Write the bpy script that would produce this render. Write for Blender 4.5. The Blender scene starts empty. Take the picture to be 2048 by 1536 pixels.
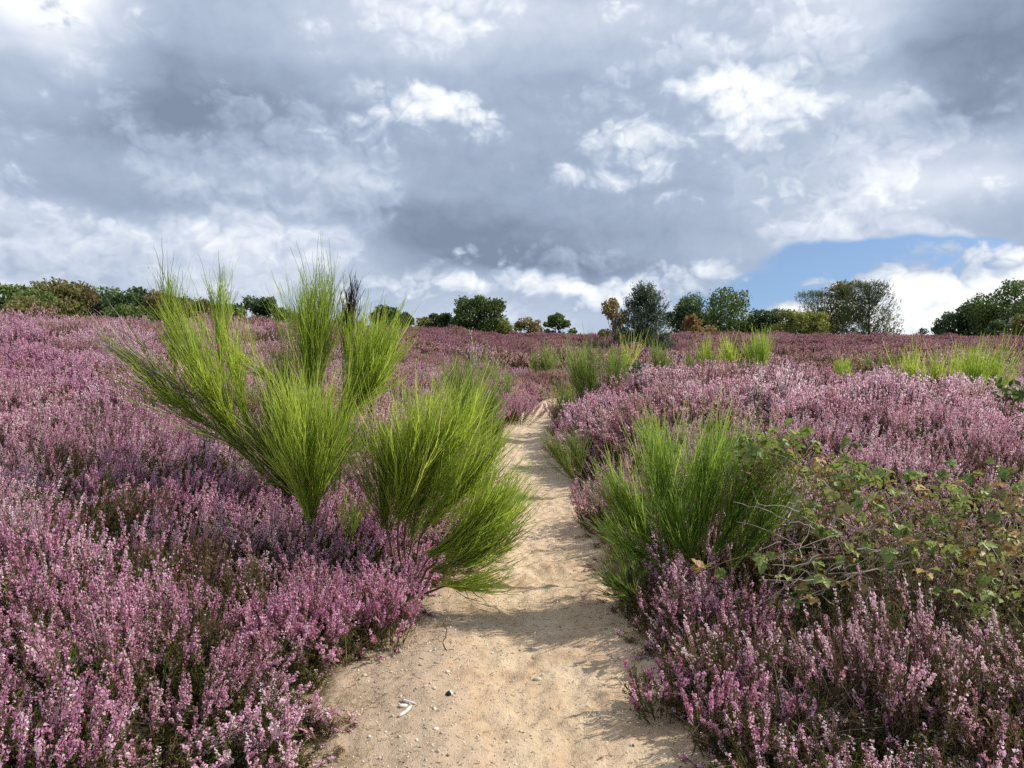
import bpy, math, random
import numpy as np
from mathutils import Vector

R = math.radians
rng = np.random.default_rng(7)
random.seed(7)
scene = bpy.context.scene
COL = scene.collection

# ------------------------------------------------------------------ camera
CAM_Z, F, HOR = 1.6, 1518.0, 690.0            # eye height, focal length (px of a 2048 frame), horizon row
PITCH = math.atan((768 - HOR) / F)
cam_d = bpy.data.cameras.new('camera')
cam = bpy.data.objects.new('camera', cam_d); COL.objects.link(cam)
cam.location = (0, 0, CAM_Z); cam.rotation_euler = (math.pi / 2 - PITCH, 0, 0)
cam_d.sensor_width = 36; cam_d.lens = 36 * F / 2048
cam_d.clip_start = 0.05; cam_d.clip_end = 3000
scene.camera = cam

def ray(u, v):
    x, y = (u - 1024) / F, (768 - v) / F
    c, s = math.cos(PITCH), math.sin(PITCH)
    return np.array([x, c + y * s, -s + y * c])

def at(u, v, Y):                               # point seen at (u, v), Y metres ahead
    d = ray(u, v)
    return np.array([0, 0, CAM_Z]) + d * (Y / d[1])

# ------------------------------------------------------------------ sun and sky
SUN_AZ, SUN_EL = R(76), R(41)                  # to the right of straight ahead, high
sd = bpy.data.lights.new('sun', 'SUN'); sd.energy = 5.0; sd.angle = R(0.55); sd.color = (1.0, 0.95, 0.86)
sun = bpy.data.objects.new('sun', sd); COL.objects.link(sun)
sv = Vector((math.sin(SUN_AZ) * math.cos(SUN_EL), math.cos(SUN_AZ) * math.cos(SUN_EL), math.sin(SUN_EL)))
sun.rotation_euler = sv.to_track_quat('Z', 'Y').to_euler()
scene.view_settings.view_transform = 'Standard'
scene.view_settings.look = 'None'
scene.view_settings.exposure = 0.14
scene.view_settings.gamma = 1.0
scene.view_settings.use_curve_mapping = False

world = bpy.data.worlds.new('World'); scene.world = world; world.use_nodes = True
NT = world.node_tree; NT.nodes.clear()

class S:                                       # a tiny wrapper: sockets with arithmetic
    nt = NT
    def __init__(s, sock): s.k = sock
    def __add__(a, b): return M('ADD', a, b)
    def __radd__(a, b): return M('ADD', a, b)
    def __sub__(a, b): return M('SUBTRACT', a, b)
    def __rsub__(a, b): return M('SUBTRACT', b, a)
    def __mul__(a, b): return M('MULTIPLY', a, b)
    def __rmul__(a, b): return M('MULTIPLY', a, b)
    def __truediv__(a, b): return M('DIVIDE', a, b)

def put(sock, v):
    if isinstance(v, S): S.nt.links.new(v.k, sock)
    else: sock.default_value = v
def M(op, a, b=None, c=None, clamp=False):
    n = S.nt.nodes.new('ShaderNodeMath'); n.operation = op; n.use_clamp = clamp
    put(n.inputs[0], a)
    if b is not None: put(n.inputs[1], b)
    if c is not None: put(n.inputs[2], c)
    return S(n.outputs[0])
def V(op, a, b=None, c=None):
    n = S.nt.nodes.new('ShaderNodeVectorMath'); n.operation = op
    put(n.inputs[0], a)
    if b is not None: put(n.inputs[1], b)
    if c is not None: put(n.inputs[2], c)
    return S(n.outputs['Value'] if op in ('LENGTH', 'DOT_PRODUCT', 'DISTANCE') else n.outputs[0])
def smooth(x, a, b, lo=0.0, hi=1.0):
    n = S.nt.nodes.new('ShaderNodeMapRange'); n.interpolation_type = 'SMOOTHSTEP'
    put(n.inputs[0], x); put(n.inputs[1], a); put(n.inputs[2], b); put(n.inputs[3], lo); put(n.inputs[4], hi)
    return S(n.outputs[0])
def noise(vec, scale, detail=4, rough=0.5, lac=2.0, dist=0.0, color=False, dim='3D'):
    n = S.nt.nodes.new('ShaderNodeTexNoise'); n.noise_dimensions = dim
    if vec is not None: put(n.inputs['Vector'], vec)
    n.inputs['Scale'].default_value = scale; n.inputs['Detail'].default_value = detail
    n.inputs['Roughness'].default_value = rough; n.inputs['Lacunarity'].default_value = lac
    n.inputs['Distortion'].default_value = dist
    return S(n.outputs['Color' if color else 'Fac'])
def mix(f, a, b):
    n = S.nt.nodes.new('ShaderNodeMix'); n.data_type = 'RGBA'
    put(n.inputs[0], f); put(n.inputs[6], a if isinstance(a, S) else (*a, 1)); put(n.inputs[7], b if isinstance(b, S) else (*b, 1))
    return S(n.outputs[2])
def ramp(f, stops):
    n = S.nt.nodes.new('ShaderNodeValToRGB'); put(n.inputs[0], f)
    e = n.color_ramp.elements
    e[0].position, e[0].color = stops[0][0], (*stops[0][1], 1)
    e[1].position, e[1].color = stops[-1][0], (*stops[-1][1], 1)
    for p, c in stops[1:-1]:
        k = e.new(p); k.color = (*c, 1)
    return S(n.outputs[0])
def xyz(x, y, z):
    n = S.nt.nodes.new('ShaderNodeCombineXYZ'); put(n.inputs[0], x); put(n.inputs[1], y); put(n.inputs[2], z)
    return S(n.outputs[0])
def sep(v):
    n = S.nt.nodes.new('ShaderNodeSeparateXYZ'); put(n.inputs[0], v)
    return [S(o) for o in n.outputs]

def azel(u, v):
    d = ray(u, v); d = d / np.linalg.norm(d)
    return math.atan2(d[0], d[1]), math.asin(d[2])

def build_sky():
    tc = NT.nodes.new('ShaderNodeTexCoord')
    D = V('NORMALIZE', S(tc.outputs['Generated']))
    x, y, z = sep(D)
    P0 = xyz(M('ARCTAN2', x, y), M('ARCSINE', z), 0.0)
    Dn = V('MULTIPLY', D, (1.0, 1.0, 1.45))                     # clouds are wider than tall
    w1 = V('SUBTRACT', noise(Dn, 4.6, 3, 0.55, color=True), (0.5, 0.5, 0.5))
    P = V('MULTIPLY_ADD', w1, (0.150, 0.085, 0.0), P0)          # ragged place in the sky
    # cloud cover, brightness and gaps: broad soft masses, stored as ramps along the azimuth for rows of elevation
    tone = [(80, 70, 360, 270, .85), (340, 260, 660, 190, -.42), (480, 345, 640, 70, .16), (330, 60, 160, 160, -.12),
        (850, 60, 560, 190, .20), (1250, 40, 420, 160, .16), (1720, 70, 280, 150, .34), (1900, 20, 200, 110, .30),
        (2000, 170, 360, 150, -.40), (1900, 288, 320, 90, -.36), (1715, 268, 120, 90, .30),
        (1900, 400, 420, 80, .36), (1700, 455, 300, 70, .16), (1640, 330, 160, 100, -.06),
        (1060, 530, 420, 95, -.50), (830, 455, 220, 85, -.34), (1000, 400, 640, 180, -.16), (200, 425, 500, 80, -.14),
        (560, 500, 560, 85, .20), (60, 500, 280, 70, .18), (1000, 615, 800, 80, .22), (300, 640, 800, 80, .12), (1180, 190, 360, 150, -.14)]
    heads = [(860, 225, 130, 105, .85), (800, 290, 290, 95, .60), (960, 260, 110, 80, .35),
        (1495, 240, 170, 125, 1.0), (1450, 175, 80, 80, .4), (1510, 330, 190, 120, .45), (1290, 340, 290, 90, .85), (1350, 225, 160, 150, .40),
        (1350, 420, 260, 70, .45), (1590, 412, 110, 60, .6), (1650, 240, 110, 100, .25), (1480, 250, 460, 300, .10),
        (1890, 615, 220, 110, 1.15), (1770, 625, 160, 85, .7), (2060, 590, 190, 110, 1.1), (1960, 690, 480, 120, .8), (1600, 650, 260, 70, .8),
        (1170, 610, 220, 75, .75), (930, 575, 170, 80, .45), (700, 605, 380, 75, .45), (900, 640, 180, 65, .4),
        (310, 500, 90, 50, .55), (330, 565, 240, 55, .5), (20, 490, 130, 75, .45), (1410, 550, 190, 55, .55), (1330, 605, 200, 70, .45), (90, 80, 220, 150, .35)]
    gaps = [(1870, 565, 660, 88, 1.2), (1580, 605, 330, 80, .9), (1960, 660, 620, 130, 1.0), (980, 580, 200, 40, .35)]
    rows_v = [-40, 45, 115, 180, 240, 300, 360, 420, 480, 535, 590, 650]
    A0, A1, NC = R(-38), R(38), 31
    def bake(L, u, v):
        s = 0.0
        for (bu, bv, ru, rv, am) in L:
            q = max(0.0, 1 - math.hypot((u - bu) / ru, (v - bv) / rv)); s += am * q * q * (3 - 2 * q)
        return s
    els = [azel(1024, v)[1] for v in rows_v]
    tables = []
    for v in rows_v:
        row = []
        for k in range(NC):
            az = A0 + (A1 - A0) * k / (NC - 1); u = 1024 + math.tan(az) * F
            edge = min(1.0, min(k, NC - 1 - k) / 2.0) if True else 1
            row.append((0.5 + bake(tone, u, v) * 0.5 * max(edge, .7), bake(heads, u, v) * .4, bake(gaps, u, v) * .4))
        tables.append(row)
    def lookup(Pq):
        a, e, _ = sep(Pq)
        f = M('MULTIPLY_ADD', a, 1 / (A1 - A0), -A0 / (A1 - A0), clamp=True)
        acc = None
        for i, row in enumerate(tables):
            n = NT.nodes.new('ShaderNodeValToRGB'); n.color_ramp.interpolation = 'B_SPLINE'; put(n.inputs[0], f)
            el_ = n.color_ramp.elements
            for k, c in enumerate(row):
                pos = k / (NC - 1)
                ee = el_[0] if k == 0 else (el_[-1] if k == NC - 1 else el_.new(pos))
                ee.position = pos; ee.color = (*[max(0, t) for t in c], 1)
            c = V('ADD', S(n.outputs[0]), (0, 0, 0))
            if i == 0: acc = S(n.outputs[0])
            else:                                               # rows go from high to low
                t = smooth(e, els[i - 1], els[i])
                mx = NT.nodes.new('ShaderNodeMix'); mx.data_type = 'VECTOR'; put(mx.inputs[0], t); put(mx.inputs[4], acc); put(mx.inputs[5], S(n.outputs[0]))
                acc = S(mx.outputs[1])
        r, g, b = sep(acc)
        return (r - 0.5) * 2.0, g * 2.5, b * 2.5
    w2 = V('SUBTRACT', noise(V('ADD', Dn, (5.0, 2.0, 1.0)), 11.0, 3, 0.6, color=True), (0.5, 0.5, 0.5))
    Q = V('MULTIPLY_ADD', w2, (0.060, 0.050, 0.0), V('MULTIPLY', P0, (1.0, 1.25, 0.0)))
    Dw = V('MULTIPLY_ADD', w2, (0.06, 0.06, 0.06), Dn)
    def cells(Qq, sc):                                          # round domes, creased where they meet
        n = NT.nodes.new('ShaderNodeTexVoronoi'); n.voronoi_dimensions = '2D'; n.feature = 'F1'
        put(n.inputs['Vector'], Qq); n.inputs['Scale'].default_value = sc; n.inputs['Randomness'].default_value = 1.0
        d = S(n.outputs['Distance']); return d * d
    def puffs(Qq, f):
        return 0.30 - cells(Qq, 10.0) * 0.62 - cells(Qq, 24.0) * 0.40 - cells(Qq, 55.0) * 0.24 - cells(Qq, 120.0) * 0.12 + f + 0.03
    LX, LZ = 0.006, 0.014                                       # a step towards the sun
    fine = (noise(Dw, 60.0, 4, 0.62) - 0.5) * 0.36
    PA = puffs(Q, fine); PB = puffs(V('ADD', Q, (LX, LZ * 1.25, 0.0)), fine)
    tA, hA, gA = lookup(P); _, hB, _ = lookup(V('ADD', P, (0.012, 0.030, 0.0)))
    big = noise(Dn, 2.6, 3, 0.5)
    med = noise(V('ADD', Dw, (3.1, 1.7, 0.4)), 6.0, 4, 0.48)
    relief = PA - PB
    lump = smooth((big - 0.5) * 1.5 + (med - 0.5) * 1.7 + PA * 0.75, 0.00, 0.20)   # crisp-edged paler lumps over the grey
    T = tA * 1.25 + (big - 0.5) * 0.25 + (med - 0.5) * 0.34 + lump * (relief * 0.50 + 0.11) + relief * 0.10 + PA * 0.12 + 0.43
    T = T * 0.93 + 0.04
    sheet = ramp(T, [(0.0, (.205, .258, .358)), (0.25, (.318, .392, .520)), (0.5, (.440, .515, .650)), (0.72, (.605, .665, .775)), (0.9, (.79, .83, .90)), (1.0, (.90, .92, .95))])
    # ---- blue gap low on the right
    gapm = smooth(gA + PA * 0.35 + (med - 0.5) * 0.7, 0.22, 0.52)
    st = NT.nodes.new('ShaderNodeTexSky'); st.sky_type = 'NISHITA'; st.sun_disc = False
    st.sun_elevation = SUN_EL; st.sun_rotation = SUN_AZ; st.air_density = 1.0; st.dust_density = 0.2; st.ozone_density = 2.0
    put(st.inputs['Vector'], V('NORMALIZE', V('ADD', D, (0.0, 0.0, 0.20))))
    blue = V('SCALE', S(st.outputs[0])); blue.k.node.inputs['Scale'].default_value = 0.115
    base = mix(gapm, sheet, blue)
    # ---- cumulus heads with crisp sunlit tops
    FA = hA + PA * 0.70; FB = hB + PB * 0.70
    mask = smooth(FA, 0.18, 0.40)
    lit = smooth((hA - hB) * 0.75 + relief * 0.85 + hA * 0.34 + PA * 0.25, -0.15, 0.95)
    head = ramp(lit, [(0.0, (.33, .41, .55)), (0.3, (.43, .51, .645)), (0.55, (.60, .665, .77)), (0.8, (.82, .86, .91)), (1.0, (.97, .97, .98))])
    soft = smooth(lit, 0.0, 0.40, 0.10, 1.0)
    sky = mix(mask * soft, base, head)
    sky = mix(smooth(z, -0.08, -0.02), (0.12, 0.10, 0.08), sky)
    bg = NT.nodes.new('ShaderNodeBackground'); put(bg.inputs[0], sky); bg.inputs[1].default_value = 1.0
    out = NT.nodes.new('ShaderNodeOutputWorld'); NT.links.new(bg.outputs[0], out.inputs[0])
build_sky()
world.cycles.sampling_method = 'NONE'

scene.render.engine = 'CYCLES'
cy = scene.cycles
cy.max_bounces = 5; cy.diffuse_bounces = 3; cy.glossy_bounces = 1; cy.transmission_bounces = 3; cy.transparent_max_bounces = 4
cy.caustics_reflective = False; cy.caustics_refractive = False
cy.use_adaptive_sampling = True; cy.adaptive_threshold = 0.012
cy.use_denoising = False
cy.sample_clamp_indirect = 6

# ------------------------------------------------------------------ helpers
def tag(o, label=None, cat=None, group=None, kind=None):
    if label: o['label'] = label
    if cat: o['category'] = cat
    if group: o['group'] = group
    if kind: o['kind'] = kind
    return o

def mesh(name, v, f, mats=(), mi=None, tint=None, shade=False):
    """v (n,3); f = (m,3) or (m,4) index array, or a list of such arrays; tint = per-vertex float."""
    fl = f if isinstance(f, list) else [f]
    fl = [np.asarray(a, dtype=np.int32) for a in fl if len(a)]
    me = bpy.data.meshes.new(name)
    v = np.asarray(v, dtype=np.float32)
    me.vertices.add(len(v)); me.vertices.foreach_set('co', v.ravel())
    loops = np.concatenate([a.ravel() for a in fl])
    tot = np.concatenate([np.full(len(a), a.shape[1], np.int32) for a in fl])
    me.loops.add(len(loops)); me.loops.foreach_set('vertex_index', loops)
    me.polygons.add(len(tot))
    st = np.zeros(len(tot), np.int32); st[1:] = np.cumsum(tot)[:-1]
    me.polygons.foreach_set('loop_start', st)
    for m in mats: me.materials.append(m)
    if mi is not None: me.polygons.foreach_set('material_index', np.asarray(mi, np.int32))
    if tint is not None:
        a = me.attributes.new('tint', 'FLOAT', 'POINT'); a.data.foreach_set('value', np.asarray(tint, np.float32))
    me.update(calc_edges=True)
    if shade: me.polygons.foreach_set('use_smooth', np.ones(len(tot), bool))
    return me

def obj(name, me, parent=None, loc=None):
    o = bpy.data.objects.new(name, me); COL.objects.link(o)
    if parent is not None: o.parent = parent
    if loc is not None: o.location = loc
    return o
def empty(name, loc=(0, 0, 0)):
    o = bpy.data.objects.new(name, None); COL.objects.link(o); o.location = loc; o.empty_display_size = 0.1
    return o

class Geo:
    """collects vertices, faces, per-vertex tint and per-face material"""
    def __init__(s): s.v, s.q, s.t, s.qm, s.tm, s.c, s.n = [], [], [], [], [], [], 0
    def add(s, v, f, m=0, tint=0.5):
        v = np.asarray(v, float).reshape(-1, 3); f = np.asarray(f, int) + s.n
        s.v.append(v); s.n += len(v)
        s.c.append(np.broadcast_to(np.asarray(tint, float), (len(v),)))
        if f.shape[1] == 4: s.q.append(f); s.qm.append(np.full(len(f), m))
        else: s.t.append(f); s.tm.append(np.full(len(f), m))
        return s
    def mesh(s, name, mats, shade=False):
        fs, mi = [], []
        if s.q: fs.append(np.concatenate(s.q)); mi += s.qm
        if s.t: fs.append(np.concatenate(s.t)); mi += s.tm
        return mesh(name, np.concatenate(s.v), fs, mats, np.concatenate(mi), np.concatenate(s.c), shade)

def unit(a): return a / (np.linalg.norm(a, axis=-1, keepdims=True) + 1e-9)
def tubes(g, C, rad, sides=3, m=0, tint=0.5):
    """C (n,k,3) centre lines, rad (n,k)"""
    C = np.asarray(C, float); n, k, _ = C.shape
    rad = np.broadcast_to(rad, (n, k))
    T = unit(np.gradient(C, axis=1))
    ref = np.where(np.abs(T[..., 2:3]) > 0.9, np.array([1.0, 0, 0]), np.array([0, 0, 1.0]))
    A = unit(np.cross(T, ref)); B = np.cross(T, A)
    ang = np.arange(sides) * 2 * math.pi / sides
    v = C[:, :, None] + rad[:, :, None, None] * (np.cos(ang)[None, None, :, None] * A[:, :, None] + np.sin(ang)[None, None, :, None] * B[:, :, None])
    idx = np.arange(n * k * sides).reshape(n, k, sides)
    a, b = idx[:, :-1], idx[:, 1:]
    f = np.stack([a, np.roll(a, -1, 2), np.roll(b, -1, 2), b], -1).reshape(-1, 4)
    t = np.asarray(tint, float)
    if t.ndim == 1: t = np.broadcast_to(t[:, None, None], (n, k, sides)).ravel()
    elif t.ndim == 2: t = np.broadcast_to(t[:, :, None], (n, k, sides)).ravel()
    g.add(v.reshape(-1, 3), f, m, t)
def ribbons(g, C, rad, m=0, tint=0.5):
    """thin two-sided blades along centre lines"""
    C = np.asarray(C, float); n, k, _ = C.shape; rad = np.broadcast_to(rad, (n, k))
    T = unit(np.gradient(C, axis=1)); A = unit(np.cross(T, rdir(n)[:, None]))
    v = np.stack([C - A * rad[..., None], C + A * rad[..., None]], 2)
    i = np.arange(n * k * 2).reshape(n, k, 2); f = np.stack([i[:, :-1, 0], i[:, :-1, 1], i[:, 1:, 1], i[:, 1:, 0]], -1).reshape(-1, 4)
    t = np.asarray(tint, float); t = t[:, None] if t.ndim == 1 else t
    g.add(v.reshape(-1, 3), f, m, np.broadcast_to(t[:, :, None] if t.ndim == 2 else t, (n, k, 2)).ravel())
def cards(g, P, X, Y, m=0, tint=0.5, fold=0.0):
    """diamond leaves: centre P, half axes X (width) and Y (length)"""
    n = len(P); N = np.cross(X, Y); N = unit(N) * np.linalg.norm(X, axis=1, keepdims=True) * fold
    v = np.stack([P - Y, P + X + N, P + Y, P - X + N], 1)
    f = np.arange(n * 4).reshape(n, 4)
    t = np.broadcast_to(np.asarray(tint, float), (n,)); g.add(v.reshape(-1, 3), f, m, np.repeat(t, 4))
def rdir(n, up=0.0):
    d = unit(rng.normal(size=(n, 3))); d[:, 2] += up
    return unit(d)

# ------------------------------------------------------------------ materials
def mat(name, rough=0.9):
    m = bpy.data.materials.new(name); m.use_nodes = True
    S.nt = m.node_tree; S.nt.nodes.clear()
    return m
def attr(name):
    n = S.nt.nodes.new('ShaderNodeAttribute'); n.attribute_name = name
    return S(n.outputs['Fac'])
def iattr(name):
    n = S.nt.nodes.new('ShaderNodeAttribute'); n.attribute_name = name; n.attribute_type = 'INSTANCER'
    return S(n.outputs['Fac'])
def orand():
    n = S.nt.nodes.new('ShaderNodeObjectInfo'); return S(n.outputs['Random'])
def wpos():
    n = S.nt.nodes.new('ShaderNodeNewGeometry'); return S(n.outputs['Position'])
def finish(m, col, rough=0.9, trans=0.0, spec=0.15, bump=None, tcol=None):
    nt = m.node_tree
    p = nt.nodes.new('ShaderNodeBsdfPrincipled'); put(p.inputs['Base Color'], col if isinstance(col, S) else (*col, 1))
    if isinstance(rough, S): put(p.inputs['Roughness'], rough)
    else: p.inputs['Roughness'].default_value = rough
    p.inputs['Specular IOR Level'].default_value = spec
    if bump is not None:
        b = nt.nodes.new('ShaderNodeBump'); put(b.inputs['Height'], bump[0]); b.inputs['Strength'].default_value = bump[1]; b.inputs['Distance'].default_value = bump[2]
        nt.links.new(b.outputs[0], p.inputs['Normal'])
    o = nt.nodes.new('ShaderNodeOutputMaterial'); sh = p.outputs[0]
    if trans:
        t = nt.nodes.new('ShaderNodeBsdfTranslucent'); c = tcol if tcol is not None else col
        put(t.inputs[0], c if isinstance(c, S) else (*c, 1))
        mx = nt.nodes.new('ShaderNodeMixShader'); mx.inputs[0].default_value = trans
        nt.links.new(sh, mx.inputs[1]); nt.links.new(t.outputs[0], mx.inputs[2]); sh = mx.outputs[0]
    nt.links.new(sh, o.inputs[0])
    return m

def leafy(name, stops, trans=0.35, rough=0.6, spec=0.25, patch=0.0):
    """foliage: tint attribute plus a per-object shift picks the colour along a ramp"""
    m = mat(name)
    f = attr('tint') * 0.75 + orand() * 0.25
    if patch: f = f + (noise(wpos(), patch, 2) - 0.5) * 0.5
    return finish(m, ramp(f, stops), rough, trans, spec)

m_flower = mat('heather_flower')
_p = wpos(); _x, _y, _z = sep(_p)
_n1 = noise(_p, 0.55, 3, 0.6); _n2 = noise(V('ADD', _p, (9, 4, 2)), 0.22, 3, 0.6)
_cl = iattr('clump')
_t = attr('tint') * 0.85 + (orand() - 0.5) * 0.26 + (_cl - 0.45) * 0.34 + 0.06
_pink = ramp(_t, [(0.0, (.52, .20, .30)), (0.3, (.76, .36, .55)), (0.6, (.91, .56, .72)), (0.85, (.97, .74, .80)), (1.0, (.98, .90, .86))])
_dust = ramp(_t, [(0.0, (.50, .24, .25)), (0.3, (.76, .42, .49)), (0.6, (.92, .60, .71)), (0.85, (.96, .77, .82)), (1.0, (.97, .90, .87))])
_brown = ramp(_t, [(0.0, (.32, .16, .13)), (0.5, (.56, .32, .28)), (1.0, (.74, .54, .44))])
_fr = smooth(_x + (_n1 - 0.5) * 3.0, 0.2, 2.2)
_c = mix(_fr * 0.75, _pink, _dust)
_far = smooth(_y + (_n1 - 0.5) * 10.0, 26.0, 44.0)
_purple = ramp(_t, [(0.0, (.30, .105, .16)), (0.5, (.52, .20, .30)), (1.0, (.68, .37, .45))])
_c = mix(_far * 0.85, _c, _purple)
_br = smooth(_n2 + (_n1 - 0.5) * 0.7, 0.52, 0.70)
_br = M('MAXIMUM', _br, smooth(M('FRACT', _cl * 7.31), 0.80, 0.84) * 0.75)
_band = smooth(_y, 17.0, 24.0) * smooth(_y, 48.0, 36.0)
_br = M('MAXIMUM', _br, _band * smooth(_n1, 0.36, 0.56))
_c = mix(_br * smooth(_y, 6.0, 12.0, 0.25, 0.85), _c, _brown)
finish(m_flower, _c, 0.8, 0.5, 0.1)
m_hleaf = leafy('heather_foliage', [(0.0, (.035, .032, .016)), (0.35, (.075, .078, .025)), (0.65, (.13, .13, .04)), (0.85, (.17, .12, .065)), (1.0, (.26, .17, .11))], 0.25, 0.8, 0.1)
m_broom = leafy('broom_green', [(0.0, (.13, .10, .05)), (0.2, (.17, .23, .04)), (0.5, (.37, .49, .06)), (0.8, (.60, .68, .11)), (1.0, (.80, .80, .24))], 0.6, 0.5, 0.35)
m_broomlime = leafy('broom_lime', [(0.0, (.11, .13, .04)), (0.25, (.26, .37, .04)), (0.6, (.40, .54, .07)), (1.0, (.56, .65, .16))], 0.5, 0.5, 0.3)
m_broomdull = leafy('broom_dull_green', [(0.0, (.15, .11, .07)), (0.3, (.18, .24, .055)), (0.65, (.29, .38, .08)), (1.0, (.46, .50, .17))], 0.45, 0.6, 0.25)
m_broommid = leafy('broom_mid_green', [(0.0, (.12, .09, .045)), (0.2, (.14, .20, .04)), (0.5, (.24, .37, .055)), (0.8, (.40, .52, .09)), (1.0, (.62, .68, .20))], 0.55, 0.5, 0.35)
m_deadblack = leafy('dead_pods', [(0.0, (.012, .008, .012)), (0.6, (.035, .02, .03)), (1.0, (.08, .05, .05))], 0.0, 0.7)
m_wood = mat('woody_stem')
finish(m_wood, ramp(noise(wpos(), 30, 3), [(0.3, (.09, .06, .035)), (0.7, (.22, .165, .10))]), 0.9, bump=(noise(wpos(), 120, 3), 0.4, 0.004))
m_bark = mat('tree_bark')
finish(m_bark, ramp(noise(wpos(), 6, 4), [(0.3, (.035, .028, .02)), (0.7, (.12, .095, .07))]), 0.95, bump=(noise(wpos(), 20, 4), 0.6, 0.03))
m_birchbark = mat('birch_bark')
finish(m_birchbark, ramp(noise(V('MULTIPLY', wpos(), (2.0, 2.0, 6.0)), 3, 4), [(0.40, (.10, .08, .07)), (0.52, (.62, .57, .50)), (0.8, (.78, .74, .68))]), 0.7)
m_grey = leafy('dry_grey_twig', [(0.0, (.12, .09, .07)), (0.5, (.30, .25, .19)), (1.0, (.52, .45, .35))], 0.0, 0.9)
m_straw = leafy('straw_blade', [(0.0, (.20, .15, .05)), (0.5, (.42, .32, .13)), (1.0, (.62, .52, .27))], 0.3, 0.7)
m_grass = leafy('grass_blade', [(0.0, (.06, .09, .02)), (0.5, (.14, .21, .035)), (0.85, (.25, .30, .06)), (1.0, (.45, .40, .16))], 0.35, 0.5, 0.3)

m_litter = mat('heath_soil')
_p = wpos()
_a = noise(_p, 14, 6, 0.65); _b = noise(_p, 1.4, 4); _c2 = noise(_p, 90, 3, 0.7)
_sand = mix(_c2, (.20, .14, .085), (.42, .31, .19))
_lit = ramp(_a, [(0.3, (.018, .013, .008)), (0.55, (.06, .042, .026)), (0.8, (.15, .11, .07))])
_pm = attr('path')
finish(m_litter, mix(smooth(_pm + (_a - 0.5) * 0.9 + (_b - 0.5) * 0.5, 0.30, 0.62), _lit, _sand), 0.95, bump=(_a, 0.7, 0.03))

m_sand = mat('path_sand')
_p = wpos(); _x, _y, _z = sep(_p)
_f1 = noise(_p, 160, 3, 0.7); _f2 = noise(_p, 38, 5, 0.68); _f3 = noise(_p, 3.2, 5, 0.6, dist=0.4); _f4 = noise(V('ADD', _p, (4, 9, 1)), 75, 3, 0.75)
_base = ramp(_f3, [(0.30, (.42, .285, .19)), (0.45, (.56, .41, .265)), (0.58, (.62, .475, .320)), (0.75, (.65, .515, .37))])
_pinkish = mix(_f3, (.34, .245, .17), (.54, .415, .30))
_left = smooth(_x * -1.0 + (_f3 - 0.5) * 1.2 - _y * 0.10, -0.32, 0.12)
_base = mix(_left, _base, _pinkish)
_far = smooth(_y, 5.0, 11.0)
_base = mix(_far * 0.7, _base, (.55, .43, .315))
_base = mix(smooth(_f2, 0.52, 0.66, 0, 0.55), _base, (.30, .20, .125))
_base = mix(smooth(_f4, 0.66, 0.74, 0, 0.8), _base, (.10, .065, .045))
_base = mix(smooth(_f1, 0.64, 0.72, 0, 0.55), _base, (.72, .62, .47))
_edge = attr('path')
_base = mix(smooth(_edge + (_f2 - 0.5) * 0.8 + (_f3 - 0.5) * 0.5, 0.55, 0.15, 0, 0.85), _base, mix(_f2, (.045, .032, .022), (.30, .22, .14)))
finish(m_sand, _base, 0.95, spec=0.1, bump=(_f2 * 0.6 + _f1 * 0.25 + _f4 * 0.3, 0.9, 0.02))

# ------------------------------------------------------------------ terrain
PY = np.array([-8, 0, 2.0, 2.87, 3.68, 4.76, 5.9, 7.8, 10.1, 12.8, 17.3, 22, 27, 33, 42, 60])
PX = np.array([0.0, 0.0, 0.0, 0.0, -.03, .12, .22, .32, .13, .22, .62, 1.45, 3.2, 6.5, 13, 30])
PW = np.array([.8, .8, .78, .76, .74, .60, .54, .54, .46, .42, .38, .38, .36, .36, .36, .36])
def pc(y): return np.interp(y, PY, PX)
def pw(y): return np.interp(y, PY, PW)
def ss(x, a, b):
    t = np.clip((x - a) / (b - a), 0, 1); return t * t * (3 - 2 * t)
_wk = [(rng.normal(size=2) * k, rng.uniform(0, 6.28), a) for k, a in [(.35, .10), (.6, .08), (1.0, .05), (1.7, .035), (2.6, .022), (.22, .12), (.9, .05), (1.4, .035)]]
def wob(x, y):
    s = 0
    for k, ph, a in _wk: s = s + a * np.sin(x * k[0] + y * k[1] + ph)
    return s
def pdist(x, y): return np.abs(x - pc(y)) - pw(y)             # < 0 on the path
def H(x, y):
    x = np.asarray(x, float); y = np.asarray(y, float)
    c = pc(y); d = np.abs(x - c) - pw(y)
    side = ss(d, -0.1, 0.9)
    l = np.minimum(c, 1.0) - x; r = x - c
    hl = 1.60 * ss(l, 0.5, 9) * ss(y, 3.5, 20) * (1 - 0.55 * ss(y, 24, 45))
    hl += 0.30 * ss(l, 0.7, 3.0) * (1 - ss(y, 5, 14))
    hr = 0.58 * ss(r, 0.4, 2.6) * (1 - 0.45 * ss(x, 3.8, 7)) * (0.10 + 0.90 * ss(y, 3.6, 9)) * (1 - 0.85 * ss(y, 13, 20))
    hf = 1.75 * ss(y, 26, 86) - 0.75 * ss(x, 25, 75) * ss(y, 40, 90)
    hf = np.where(y > 90, hf + (y - 90) * 0.002, hf)
    h = np.maximum(hl, 0) + hr * (x > c) + hf * (1 - 0.5 * ss(l, 4, 14) * (1 - ss(y, 45, 85)))
    return h + side * (0.07 + wob(x, y) * (0.35 + 0.65 * ss(y, 10, 40)))

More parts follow.
